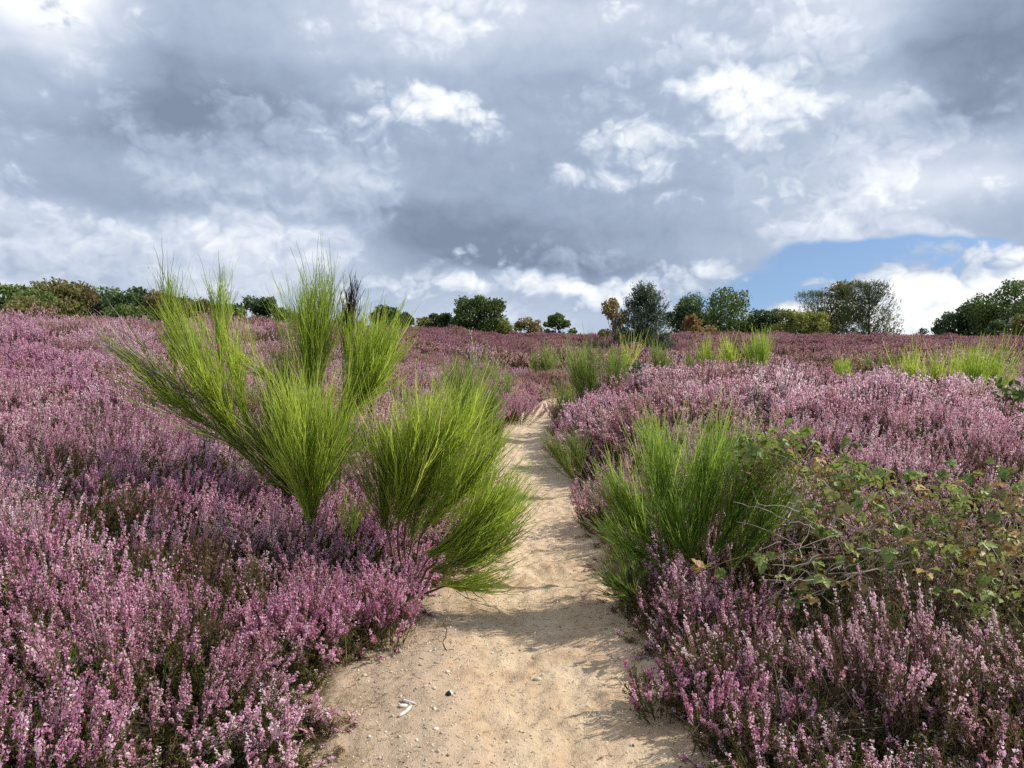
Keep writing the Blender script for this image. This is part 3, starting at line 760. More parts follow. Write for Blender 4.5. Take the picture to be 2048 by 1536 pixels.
def far_broom(label, u, vt, vb, Y, wpx, n, mt, w, spread=.22, **kw):
    b = at(u, vb, Y); t = at(u, vt, Y)
    x, y = b[0], Y
    z = float(H(x, y)); b[2] = min(b[2], z + .25)
    br = []
    kk = max(2, int(round(wpx / max(12, (vb - vt) * .30))))
    for i in range(kk):
        o = ((i + rng.uniform(.2, .8)) / kk - .5) * wpx / F * Y
        hh = rng.uniform(.55, 1.0)
        e = b + np.array([o * 1.25 + rng.normal() * .06, rng.normal() * .12, (t[2] - b[2]) * hh])
        br.append((b + np.array([o * .85, rng.normal() * .2, 0]), e, max(12, int(n * 1.1) // kk), spread, 4, dict(along=.35, w=w, up=.1, **kw)))
    broom('broom', label, (x, y), br, mt)
far_broom('loose grey green broom beside the bend of the path on the right', 1190, 685, 800, 13, 110, 200, m_broomdull, .0060, .34)
far_broom('small fresh green broom at the foot of the bend beside the sand', 1135, 775, 850, 13.5, 50, 70, m_broomdull, .006, .4)
far_broom('olive broom left of the brightest lime broom on the heath', 1440, 684, 775, 20, 70, 190, m_broom, .0085, .22)
far_broom('brightest lime green broom brush right of centre on the heath', 1508, 690, 780, 19, 64, 230, m_broomlime, .0085, .20, tlo=.5, thi=1)
far_broom('small olive broom just left of the olive and lime pair', 1385, 688, 760, 22, 44, 80, m_broomdull, .0085, .26)
far_broom('small lime broom alone between the lime brush and the right hand pair', 1682, 702, 790, 21, 30, 80, m_broomlime, .0085, .2)
far_broom('wide tall green broom, the left one of the right hand pair', 1870, 695, 840, 14, 110, 280, m_broom, .0068, .24)
far_broom('tall pale tipped broom near the right edge, right one of the pair', 1975, 715, 860, 13, 90, 200, m_broomlime, .0064, .24, tlo=.1, thi=.8)
far_broom('yellowish low broom behind the right hand pair', 1925, 720, 780, 24, 40, 60, m_broomlime, .0090, .3)
far_broom('low olive broom patch below the far purple ridge', 1770, 708, 760, 28, 90, 120, m_broomdull, .010, .35)
far_broom('faint olive broom on the mid heath left of the young pine', 1085, 690, 740, 26, 40, 70, m_broomdull, .0105, .34)
far_broom('short green broom right of the young pine foot', 1325, 692, 730, 27, 34, 60, m_broomdull, .0105, .3)
far_broom('small yellow green broom tips below the young pine', 1243, 685, 735, 25, 26, 40, m_broom, .0100, .25)
far_broom('low olive broom between the grey twig heap and the path bend', 1000, 705, 770, 17, 60, 60, m_broomdull, .0075, .4)
far_broom('dark dead broom stalks behind the lime broom', 1487, 668, 740, 24, 36, 60, m_deadblack, .0085, .25)
far_broom('thin sparse broom on the slope between the two tall broom crowns', 545, 640, 780, 8.5, 60, 46, m_broomdull, .0042, .3)
broom('broom', 'short green broom sprigs among heather in the bottom left corner', (-1.80, 2.95), [
    (at(150, 1440, 2.9), at(150, 1320, 2.95), 22, .5, 4, dict(along=.6, w=.0022, tlo=.2, thi=.7)),
    (at(100, 1460, 2.8), at(30, 1400, 2.8), 16, .5, 4, dict(along=.6, w=.0022, tlo=.2, thi=.7)),
    (at(160, 1440, 2.9), at(235, 1330, 2.9), 14, .4, 4, dict(along=.6, w=.0022, tlo=.3, thi=.9))], m_broom)
broom('broom', 'fresh thin broom sprouts rising from heather at the left picture edge', (-3.3, 5.0), [
    (at(40, 1290, 2.9), at(30, 1180, 2.9), 4, .2, 2, dict(along=.4, w=.002, tlo=.5))], m_broomdull) if False else None

# ------------------------------------------------------------------ trees
def crown_cards(g, clumps, n, size, tl, th, outward=.6, droop=0.0, shell=.45, aspect=.7):
    """leaf cards spread through the volume of many overlapping clumps"""
    C = np.array([c[:3] for c in clumps]); Rr = np.array([c[3] for c in clumps])
    w = Rr ** 2; j = rng.choice(len(C), n, p=w / w.sum())
    d = rdir(n); r = (shell + (1 - shell) * rng.uniform(size=n)) ** .8
    r *= rng.normal(1, .10, n)
    P = C[j] + d * (Rr[j] * r)[:, None] * np.array([1, 1, .8])
    nrm = unit(d * outward + rdir(n)); e = unit(np.cross(nrm, rdir(n))); f = np.cross(nrm, e)
    if droop: f = unit(f * (1 - droop) + np.array([0, 0, -1]) * droop); e = unit(np.cross(nrm, f))
    s = size * rng.uniform(.6, 1.3, n)[:, None]
    ct = rng.uniform(tl, th, len(C))
    cards(g, P, e * s * aspect, f * s, 0, np.clip(ct[j] + rng.normal(size=n) * .13, 0, 1), .35)

def oak_mat(name, a, b, c, tr=.4): return leafy(name, [(0.0, a), (0.55, b), (1.0, c)], tr, .55, .3)
m_oak = oak_mat('oak_leaf', (0.046, 0.078, 0.024), (0.110, 0.168, 0.043), (0.219, 0.276, 0.081))
m_oakd = oak_mat('dark_oak_leaf', (0.031, 0.058, 0.024), (0.071, 0.118, 0.041), (0.142, 0.198, 0.075))
m_olive = oak_mat('olive_leaf', (0.090, 0.094, 0.027), (0.194, 0.186, 0.057), (0.323, 0.288, 0.108))
m_yel = oak_mat('yellowing_leaf', (0.129, 0.156, 0.034), (0.271, 0.300, 0.057), (0.516, 0.456, 0.095))
m_birch = oak_mat('birch_leaf', (0.142, 0.108, 0.041), (0.284, 0.216, 0.084), (0.464, 0.348, 0.149))
m_orange = oak_mat('orange_leaf', (.14, .075, .024), (.25, .14, .045), (.36, .23, .09))
m_pine = oak_mat('pine_needle', (0.039, 0.066, 0.041), (0.090, 0.138, 0.078), (0.194, 0.240, 0.149), .35)
m_pine2 = oak_mat('old_pine_needle', (0.044, 0.070, 0.027), (0.096, 0.138, 0.049), (0.194, 0.228, 0.095), .35)

def tree(name, label, u, Y, vtop, wpx, mt, leaf=.20, n=4200, clumps=34, shape='round', trunk=m_bark, vbase=None, tl=.25, th=.95, group=None, lean=0.0, gaps=1.0, depth=.8):
    if gaps < 1: clumps = int(clumps * 1.5)
    x = (u - 1024) / F * Y
    z0 = float(H(x, Y)) - .1
    if vbase is not None: z0 = min(z0, at(u, vbase, Y)[2])
    top = CAM_Z + (HOR - vtop) / F * Y
    k_ = 1.55 if u < 480 else 1.28
    h = top - z0; W = wpx * k_ / F * Y / 2; n = int(n * (1.7 if u < 480 else 1.35))
    root = empty(name, (x, Y, z0)); tag(root, label, 'tree', group)
    cl = []
    for i in range(clumps):
        if shape == 'round':
            a = rng.uniform(0, 6.28); zz = rng.uniform(.06, .90); rr = math.sqrt(rng.uniform(.1, 1)) * math.sqrt(max(0, 1 - ((zz - .40) / .60) ** 2))
            rad = rng.uniform(.24, .40) * min(W, h * .6) * gaps
            cl.append((math.cos(a) * rr * (W - rad * .6) + lean * zz * W, math.sin(a) * rr * W * depth, max(rad * .5, zz * h - rad * .15), rad))
        elif shape == 'tall':
            a = rng.uniform(0, 6.28); zz = rng.uniform(.10, .92); rr = math.sqrt(rng.uniform(0, 1)) * math.sin(math.pi * min(1, zz * .85 + .12)) ** .6
            rad = rng.uniform(.3, .48) * W * gaps
            cl.append((math.cos(a) * rr * (W - rad * .5) + lean * zz * W, math.sin(a) * rr * W * depth, zz * h - rad * .2, rad))
        else:
            a = rng.uniform(0, 6.28); zz = rng.uniform(.04, .9); rr = math.sqrt(rng.uniform(.2, 1)) * (1 - zz) ** .7
            rad = rng.uniform(.16, .26) * W * (1.15 - zz * .5)
            cl.append((math.cos(a) * rr * W, math.sin(a) * rr * W * depth, zz * h, rad))
    cl.append((lean * W * .6, 0, h - .26 * W, .28 * W)); cl.append((lean * W * .5, 0, h - .55 * W, .38 * W))
    g = Geo(); crown_cards(g, cl, n, leaf, tl, th, droop=.5 if shape == 'tall' else 0.0, aspect=.6)
    obj('crown', g.mesh('crown', [mt]), root)
    g = Geo(); r0 = max(.05, h * .022)
    stem_to(g, [(0, 0, -.1), (lean * W * .2, 0, h * .3), (lean * W * .6, 0, h * .6), (lean * W * .9, 0, h * .93)], r0, r0 * .2, 0, 10, wob_=h * .008)
    tk = obj('trunk', g.mesh('trunk', [trunk], True), root)
    for c in sorted(cl, key=lambda q: -q[3])[:9]:
        g = Geo(); s0 = rng.uniform(.22, .6) * min(1, c[2] / h + .1)
        p0 = np.array([lean * W * s0, 0, h * s0 * .9])
        stem_to(g, [p0, (p0 + np.array(c[:3])) / 2 + np.array([0, 0, -.02 * h]), c[:3]], r0 * .42, r0 * .12, 0, 6, wob_=h * .008)
        obj('limb', g.mesh('limb', [trunk], True), tk)
    return root

def pine(name, label, u, Y, vtop, vbase, wpx, mt, n_br=60, tuft=.16, group=None, open_=0.0, cone=.9, leader=True, lean=0.0):
    x = (u - 1024) / F * Y
    z0 = min(float(H(x, Y)) - .1, at(u, vbase, Y)[2]); top = CAM_Z + (HOR - vtop) / F * Y
    h = top - z0; W = wpx / F * Y / 2
    root = empty(name, (x, Y, z0)); tag(root, label, 'tree', group)
    g = Geo(); r0 = h * .02
    stem_to(g, [(0, 0, -.1), (lean * W * .5, 0, h * .5), (lean * W, 0, h * .98)], r0, r0 * .15, 0, 10, wob_=h * .004)
    tk = obj('trunk', g.mesh('trunk', [m_bark], True), root)
    g = Geo(); gb = Geo()
    for i in range(n_br):
        zz = 0.03 + .95 * (i / n_br) ** 1.15; a = i * 2.4 + rng.normal() * .3
        L = W * ((1.03 - zz) ** .8 if cone > .8 else 1.02 - zz ** 1.4 * cone) * rng.uniform(.75, 1.1)
        p0 = np.array([lean * W * zz, 0, h * zz * .93])
        d = np.array([math.cos(a), math.sin(a) * .9, 0.10 + .75 * zz])
        t = np.linspace(0, 1, 6)[:, None]
        c = p0 + d * L * t + np.array([0, 0, 1.0]) * (t ** 2) * L * (.18 + .3 * zz)
        c[:, 2] = np.minimum(c[:, 2], h * .995)
        tubes(gb, c[None], np.linspace(r0 * .32, r0 * .08, 6)[None], 3)
        nt = int(9 + 27 * L / max(W, .1))                     # shoots along the branch, each a bottle brush of needles
        tt = rng.uniform(.15 + .25 * open_, 1.0, nt); tt[0] = 1
        q = np.stack([np.interp(tt, t[:, 0], c[:, k]) for k in range(3)], 1) + rng.normal(size=(nt, 3)) * np.array([.10, .10, .06]) * L
        sd2 = unit(np.array([d[0], d[1], 0]) * .45 + rng.normal(size=(nt, 3)) * .35 + np.array([0, 0, .9]))
        sl = tuft * rng.uniform(.9, 2.0, nt) * (1 + 1.3 * zz)
        tn = np.clip(rng.uniform(.1, .75) + rng.normal(size=nt) * .15, 0, 1)
        k = 9; jj = np.repeat(np.arange(nt), k); fr = np.tile(np.linspace(0, 1, k), nt) + rng.normal(size=nt * k) * .05
        nd = unit(sd2[jj] * .8 + rdir(nt * k) * .9)
        P = q[jj] + sd2[jj] * (sl[jj] * fr)[:, None]
        s = (tuft * .55 * rng.uniform(.7, 1.2, nt * k))[:, None]
        e = unit(np.cross(nd, rdir(nt * k)))
        cards(g, P + nd * s * .8, e * s * .30, nd * s, 0, np.clip(tn[jj] + fr * .25 + rng.normal(size=nt * k) * .08, 0, 1), .1)
    obj('needles', g.mesh('needles', [mt]), root)
    obj('branches', gb.mesh('branches', [m_bark]), tk)
    return root

GT = 'trees along the skyline'
# left wood edge
T = lambda *a, **k: tree(*a, group=GT, **k)
T('oak_tree', 'round dark green tree at the very left edge of the skyline', 18, 66, 562, 130, m_oak, n=5200, leaf=.17)
T('oak_tree', 'low dark tree behind the leftmost round tree', 78, 78, 588, 110, m_oakd, n=3200, leaf=.19)
T('birch_tree', 'tall brownish green birch with rounded top left of the grey green tree', 118, 72, 562, 90, m_olive, n=4200, leaf=.15, shape='tall', trunk=m_birchbark)
T('birch_tree', 'browner birch leaning right beside the tall brownish birch', 152, 74, 564, 70, m_birch, n=2600, leaf=.15, shape='tall', trunk=m_birchbark, tl=.0, th=.6)
T('shrub_tree', 'small brown shrub below the left birches', 60, 60, 590, 70, m_olive, n=2200, leaf=.15)
T('oak_tree', 'dark bushy tree between the birches and the pale crown', 200, 76, 582, 90, m_oakd, n=3600, leaf=.18)
T('aspen_tree', 'pale grey green open crowned tree showing sky through it', 228, 82, 572, 66, m_oak, n=1700, leaf=.18, clumps=24, gaps=.9, tl=.5, th=1)
T('oak_tree', 'dark round crowned tree left of the tall broom tip', 285, 80, 572, 84, m_oakd, n=3800, leaf=.18)
T('shrub_tree', 'light green low tree under the dark crowns on the left', 262, 62, 605, 90, m_oak, n=2400, leaf=.15, tl=.4, th=1)
T('birch_tree', 'brown tinged tree behind the left tip of the tall broom', 330, 78, 585, 70, m_birch, n=2600, leaf=.16, shape='tall', trunk=m_birchbark, tl=.0, th=.55)
T('oak_tree', 'yellowish brown tree between the two left broom tips', 390, 80, 594, 84, m_olive, n=3400, leaf=.18)
T('oak_tree', 'low green tree descending towards the isolated round oak', 440, 84, 606, 80, m_oak, n=2800, leaf=.19)
T('oak_tree', 'isolated round dark oak right of the left wood', 524, 88, 592, 94, m_oakd, n=4600, leaf=.19, clumps=30)
T('shrub_tree', 'small green tree just right of the isolated round oak', 590, 92, 622, 56, m_oak, n=1500, leaf=.19)
T('shrub_tree', 'low bush seen between broom shoots behind the dead top', 690, 96, 632, 70, m_olive, n=1500, leaf=.2)
T('oak_tree', 'dark small oak right of the blackened broom top', 772, 90, 612, 60, m_oakd, n=2800, leaf=.19)
T('pine_shrub', 'spiky dark small tree beside the dark small oak', 812, 90, 624, 44, m_pine, n=1700, leaf=.18, shape='cone')
T('willow_bush', 'pale green soft bush left of the big lone oak', 852, 94, 634, 44, m_olive, n=1400, leaf=.19)
T('oak_tree', 'low wide dark tree touching the big lone oak from the left', 885, 94, 627, 70, m_oakd, n=3000, leaf=.19)
T('oak_tree', 'big lone round oak left of centre on the ridge', 958, 92, 589, 96, m_oak, n=9000, leaf=.16, clumps=56, tl=.1, th=.8)
T('shrub_tree', 'low light green bush right of the big lone oak', 1012, 90, 642, 44, m_yel, n=1300, leaf=.17, tl=0, th=.6)
T('oak_tree', 'brown tinged small round tree between the lone oak and the sapling', 1055, 94, 633, 54, m_birch, n=1700, leaf=.17, tl=.1, th=.6)
T('oak_sapling', 'small open oak standing alone on the ridge near the centre', 1117, 84, 626, 62, m_oak, n=1500, leaf=.18, clumps=20, gaps=.72)
T('birch_tree', 'thin yellowing birch peeking out left of the young pine', 1226, 66, 594, 52, m_birch, n=1500, leaf=.13, shape='tall', trunk=m_birchbark, tl=.35, th=1, clumps=18, gaps=.8)
pine('pine_tree', 'young bushy pine standing in front of the purple ridge', 1288, 54, 573, 690, 132, m_pine, 96, .17, GT, cone=.88)
T('oak_tree', 'dark lower left crown of the big spreading oak clump', 1368, 106, 592, 80, m_oakd, n=3600, leaf=.20)
T('oak_tree', 'large dome shaped oak right of the young pine', 1440, 108, 571, 150, m_oak, n=9000, leaf=.19, clumps=44)
T('beech_bush', 'small rusty orange bush at the foot of the dome shaped oak', 1384, 92, 627, 38, m_orange, n=1500, leaf=.14)
T('shrub_tree', 'straw yellow low shrub right of the rusty orange bush', 1416, 90, 648, 34, m_birch, n=420, leaf=.14, tl=.5, th=1, gaps=.7)
T('oak_tree', 'low dark tree filling the gap right of the dome shaped oak', 1530, 104, 617, 84, m_oakd, n=3400, leaf=.19)
T('shrub_tree', 'yellow green bush left of the spreading pine group', 1572, 96, 616, 56, m_yel, n=1900, leaf=.17, tl=.05, th=.7)
T('shrub_tree', 'light green wide bush at the foot of the spreading pines', 1618, 94, 620, 80, m_yel, n=3000, leaf=.16, tl=0, th=.5)
pine('pine_tree', 'flat topped dark pine left of the tall birch', 1632, 104, 592, 668, 100, m_pine2, 46, .20, GT, open_=.4, cone=.35)
T('birch_tree', 'tall birch with drooping olive crown rising above the pines', 1684, 102, 557, 74, m_olive, n=3800, leaf=.16, shape='tall', trunk=m_birchbark, tl=.1, th=.7)
pine('pine_tree', 'broad bushy pine right of the tall drooping birch', 1736, 96, 572, 668, 130, m_pine2, 84, .20, GT, cone=.70)
T('oak_tree', 'low wide dark tree reaching left from the right edge oak', 1905, 96, 622, 110, m_oakd, n=3600, leaf=.17, clumps=30, gaps=.8, lean=.3)
T('oak_tree', 'middle height dark oak beside the right edge oak', 1955, 94, 598, 80, m_oakd, n=4200, leaf=.17, gaps=.9)
T('oak_tree', 'tall dark oak cut off by the right picture edge', 2025, 90, 556, 130, m_oak, n=6400, leaf=.18, clumps=40, gaps=.85)
T('shrub_tree', 'rounded grey green bush under the right edge oak', 2000, 80, 640, 54, m_pine2, n=1800, leaf=.14, tl=.3, th=.9)
T('shrub_tree', 'olive bush in the corner right of the rounded grey green bush', 2042, 78, 626, 50, m_olive, n=1600, leaf=.14)

# ------------------------------------------------------------------ dead birch stems, grey brushwood heap, small plants
B = at(945, 715, 16); B[2] = float(H(B[0], 16)) - .03
root = empty('dead_birch', B); tag(root, 'thin leaning white dead birch stems left of the path bend', 'dead tree')
for pts, r in [([(950, 730), (946, 690), (941, 668), (938, 655)], .014), ([(950, 728), (942, 700), (937, 685)], .0155), ([(941, 668), (944, 660), (946, 654)], .010), ([(952, 725), (953, 690), (952, 668)], .006)]:
    g = Geo(); q = [at(a, b, 16) - B for a, b in pts]
    if r > .015: q[0] = np.array([0, 0, 0.0])
    stem_to(g, q, r, r * .5, 0, 8, wob_=.006); obj('stem', g.mesh('stem', [m_birchbark], True), root)
c0 = at(885, 700, 13); zb = float(H(c0[0], 13))
g = Geo(); base = np.array([c0[0], 13.0, zb])
heap = tag(empty('brushwood_heap', base), 'heap of arching bare grey twigs behind the broad broom', 'dead shrub')
for i in range(5):
    g = Geo(); s = np.array([rng.normal() * .3, rng.normal() * .2, .1]); e = s + np.array([rng.uniform(-.6, .6), rng.normal() * .2, rng.uniform(.5, .75)])
    shoots(g, s, e, 26, .8, 5, .0055, curve=-.5, up=-.4, along=.6, tlo=.2, thi=1); obj('dead_branch', g.mesh('dead_branch', [m_grey]), heap)

def leafy_plant(label, u, v, Y, s, mt, n=60):
    p = at(u, v, Y); z = float(H(p[0], Y)); root = empty('seedling', (p[0], Y, z)); tag(root, label, 'plant')
    hh = max(.15, p[2] - z)
    g = Geo(); stem_to(g, [(0, 0, 0), (.01, 0, hh * .6), (0, 0, hh)], .006, .003); obj('stem', g.mesh('stem', [m_wood], True), root)
    g = Geo(); P = np.array([0, 0, hh]) + rng.normal(size=(n, 3)) * s * np.array([1, .8, .7]); d = rdir(n, .3); e = unit(np.cross(d, rdir(n)))
    cards(g, P, e * s * .28, d * s * .5, 0, rng.uniform(.2, 1, n), .2); obj('foliage', g.mesh('foliage', [mt]), root)
leafy_plant('tiny dark green pine seedling in the heather by the path bend', 1275, 735, 12, .07, m_pine)
leafy_plant('small grey green leafy sapling at the right picture edge above the heather', 2030, 790, 10.5, .13, m_oak, 90)

# ------------------------------------------------------------------ distinct heather bushes
def bush(label, u, v, Y, R0, Ht, stems, tall=1.0, bare=.1, lean=.7, count=5, droop=0.0):
    p = at(u, v, Y); x = p[0]; z = float(H(x, Y)) - .02
    root = empty('heather_bush', (x, Y, z)); tag(root, label, 'heather')
    for i in range(count):
        g = Geo(); a = i * 6.28 / count + rng.normal() * .3; rr = R0 * (.55 if i else 0)
        heather_tuft(g, R0 * .62, Ht * rng.uniform(.85, 1.1), stems, 40, .0064, 34, lean, 4, (math.cos(a) * rr, math.sin(a) * rr, 0.0), droop, bare)
        obj('flowering_stems', g.mesh('flowering_stems', [m_hleaf, m_flower]), root)
bush('heather bush with tall lilac spikes in front of the right hand broom', 1480, 1240, 3.75, .34, .50, 13, bare=.45)
bush('heather bush with sparse reddish sprigs at the bottom right path edge', 1380, 1440, 3.2, .22, .30, 12, bare=.6)
bush('loose lilac heather bush at the bottom of the picture right of the path', 1500, 1500, 2.95, .28, .36, 12, bare=.5)
bush('brownish heather bush overhanging the shaded right path edge', 1235, 960, 6.6, .36, .50, 20, bare=.2)
bush('bright magenta heather cushion on the left of the path bend', 1022, 800, 15.5, .75, .62, 46, lean=1.0)
bush('purple heather bush drooping onto the sand under the broad broom', 770, 1190, 4.15, .34, .40, 18, lean=1.0)
bush('dark stemmed heather bush beside dry grass at the left path edge', 620, 1250, 3.75, .32, .42, 18)
bush('heather with pale tips in the lower right corner', 1850, 1450, 3.0, .34, .42, 14, bare=.5)

# ------------------------------------------------------------------ bramble
m_bleaf = mat('bramble_leaf')
_t = attr('tint'); _r = orand()
_g = ramp(_t * 0.55 + _r * 0.45, [(0.0, (.08, .12, .03)), (0.3, (.17, .25, .055)), (0.6, (.34, .40, .11)), (0.85, (.52, .50, .17)), (1.0, (.46, .30, .09))])
_rust = smooth(_r, .80, .82)
_g = mix(_rust, _g, ramp(_t, [(0.0, (.26, .14, .05)), (0.5, (.42, .26, .09)), (1.0, (.55, .42, .20))]))
finish(m_bleaf, _g, .5, .35, .35)
m_smallleaf = leafy('small_bramble_leaf', [(0.0, (.10, .06, .04)), (0.25, (.20, .13, .07)), (0.40, (.20, .24, .06)), (0.65, (.32, .36, .09)), (0.78, (.46, .33, .16)), (0.9, (.40, .22, .10)), (1.0, (.62, .50, .34))], .3)
m_berry = mat('berry'); finish(m_berry, ramp(orand(), [(0.0, (.02, .008, .015)), (0.35, (.03, .01, .02)), (0.4, (.30, .015, .025)), (1.0, (.42, .03, .04))]), .35, spec=.5)
m_cane = mat('bramble_cane'); finish(m_cane, ramp(orand(), [(0.0, (.16, .09, .055)), (0.4, (.25, .10, .07)), (0.7, (.45, .34, .22)), (1.0, (.55, .46, .33))]), .7)
def leaflet(g, p, d, nrm, L, W, tn):
    """toothed oval leaflet, pleated along its side veins"""
    d = unit(d); s = unit(np.cross(nrm, d)); nrm = np.cross(d, s)
    k = 7; t = np.linspace(0, 1, k); prof = np.sin(math.pi * t ** .8) ** .8 * W
    prof[0] = .02 * W; prof[-1] = 0.0
    prof = prof * np.where(np.arange(k) % 2 == 1, 1.08, .92)
    cv = p + d * (t * L)[:, None] - nrm * (t ** 2 * L * .22)[:, None]
    pl = np.where(np.arange(k) % 2 == 1, .05, -.02) * L
    lv = cv + s * prof[:, None] + nrm * (prof * .30 + pl)[:, None]
    rv = cv - s * prof[:, None] + nrm * (prof * .30 + pl)[:, None]
    v = np.concatenate([cv, lv, rv]); i = np.arange(k - 1)
    f = np.concatenate([np.stack([i, i + 1, k + i + 1, k + i], 1), np.stack([i + 1, i, 2 * k + i, 2 * k + i + 1], 1)])
    g.add(v, f, 0, np.clip(tn + np.concatenate([np.full(k, .25), np.where(np.arange(k) % 2, .1, -.1), np.where(np.arange(k) % 2, .1, -.1)]), 0, 1))
leaf_meshes = []
for q in range(8):
    g = Geo(); nl = [3, 5, 3, 5, 3, 5, 3, 1][q]; tn = rng.uniform(.2, .7)
    tubes(g, np.array([[(0, 0, 0), (.012, 0, .006), (.028, 0, .008)]]), np.array([[.0012, .001, .001]]), 3)
    for j in range(nl):
        a = 0 if j == 0 else (1 if j % 2 else -1) * (1.05 + .75 * ((j - 1) // 2)) + rng.normal() * .1
        L = (.062 if j == 0 else .050 - .006 * ((j - 1) // 2)) * rng.uniform(.9, 1.1)
        leaflet(g, np.array([.028, 0, .008]), np.array([math.cos(a), math.sin(a), rng.normal() * .15 - .1]), np.array([rng.normal() * .15, rng.normal() * .15, 1.0]), L, L * .36, tn)
    leaf_meshes.append(g.mesh('leaf', [m_bleaf]))
g = Geo()
for j in range(14):
    d = rdir(1)[0]; c = d * .0045; r = .0034
    o = np.array([[1, 0, 0], [-1, 0, 0], [0, 1, 0], [0, -1, 0], [0, 0, 1], [0, 0, -1]]) * r + c
    g.add(o, np.array([[0, 2, 4], [2, 1, 4], [1, 3, 4], [3, 0, 4], [2, 0, 5], [1, 2, 5], [3, 1, 5], [0, 3, 5]]))
berry_mesh = g.mesh('berry', [m_berry], True)

def bramble(label, base, canes, n_leaf, n_berry, box, leaf_scale=1.0):
    bz = float(H(base[0], base[1])) - .02; Bp = np.array([base[0], base[1], bz])
    root = empty('bramble', Bp); tag(root, label, 'bramble')
    curves = []
    for pts, r in canes:
        P = np.array([at(*p) for p in pts]) - Bp
        k = 14; s = np.linspace(0, 1, len(P)); t = np.linspace(0, 1, k)
        c = np.stack([np.interp(t, s, P[:, i]) for i in range(3)], 1)
        for _ in range(3): c[1:-1] = (c[:-2] + 2 * c[1:-1] + c[2:]) / 4
        c[1:-1] += rng.normal(size=(k - 2, 3)) * .006
        g = Geo(); tubes(g, c[None], np.linspace(r, r * .45, k)[None], 5)
        for j in range(rng.integers(3, 8)):                     # thorns and short bare side twigs
            i = rng.integers(2, k - 1); d = rdir(1, .2)[0] * rng.uniform(.05, .20)
            tubes(g, np.array([[c[i], c[i] + d * .5 + rng.normal(size=3) * .006, c[i] + d]]), np.array([[r * .45, r * .35, r * .2]]), 3)
        obj('cane', g.mesh('cane', [m_cane], True), root); curves.append(c)
    us = [(rng.uniform(), rng.uniform()) for _ in range(n_leaf)]
    for j in range(n_leaf):
        if j % 3:                                               # leaves through the thicket volume
            u, v, Y = [rng.uniform(a, b) for a, b in box[rng.integers(len(box))]]
            p = at(u, v - 12, Y - .06) - Bp
            p[2] = max(p[2], float(H(p[0] + Bp[0], Y)) - bz + .1)
        else:
            c = curves[rng.integers(len(curves))]; p = c[rng.integers(4, len(c))] + rng.normal(size=3) * .015
        o = obj('leaf', leaf_meshes[rng.integers(8)], root); o.location = p
        o.rotation_euler = (rng.normal() * .5 - .15, rng.normal() * .55 + .15, rng.uniform(0, 6.28))
        s = rng.uniform(.6, 1.15) * leaf_scale; o.scale = (s, s, s)
    g = Geo(); n = 3400
    bi = rng.integers(0, len(box), n); bb = np.array(box)
    uvy = bb[bi, :, 0] + (bb[bi, :, 1] - bb[bi, :, 0]) * rng.uniform(size=(n, 3)); uvy[:, 1] += np.abs(rng.normal(size=n)) * 45; uvy[:, 2] += rng.uniform(0, .25, n)
    P = np.array([at(*q) for q in uvy]) - Bp
    P[:, 2] = np.maximum(P[:, 2], H(P[:, 0] + Bp[0], P[:, 1] + Bp[1]) - bz + .02)
    d = rdir(n); e = unit(np.cross(d, rdir(n))); sz = rng.uniform(.008, .026, n)[:, None]
    cards(g, P, e * sz * .5, d * sz, 0, rng.uniform(0, 1, n), .3)
    m = 800; d = rdir(m, .4) * rng.uniform(.06, .22, m)[:, None]
    tubes(g, np.stack([P[:m], P[:m] + d * .5 + rng.normal(size=(m, 3)) * .01, P[:m] + d], 1), np.array([[.0016, .0013, .0008]]), 3, 1, rng.uniform(0, 1, m))
    tag(obj('thicket_filling', g.mesh('thicket_filling', [m_smallleaf, m_grey]), root), 'small dull leaves and thin dead stalks inside the thicket', kind='stuff')
    for j in range(n_berry):
        c = curves[rng.integers(len(curves))]; p = c[rng.integers(6, len(c))] + np.append(rng.normal(size=2) * .03, rng.uniform(0.0, .05))
        o = obj('berry', berry_mesh, root); o.location = p; s = rng.uniform(.7, 1.1); o.scale = (s, s, s)
    return root
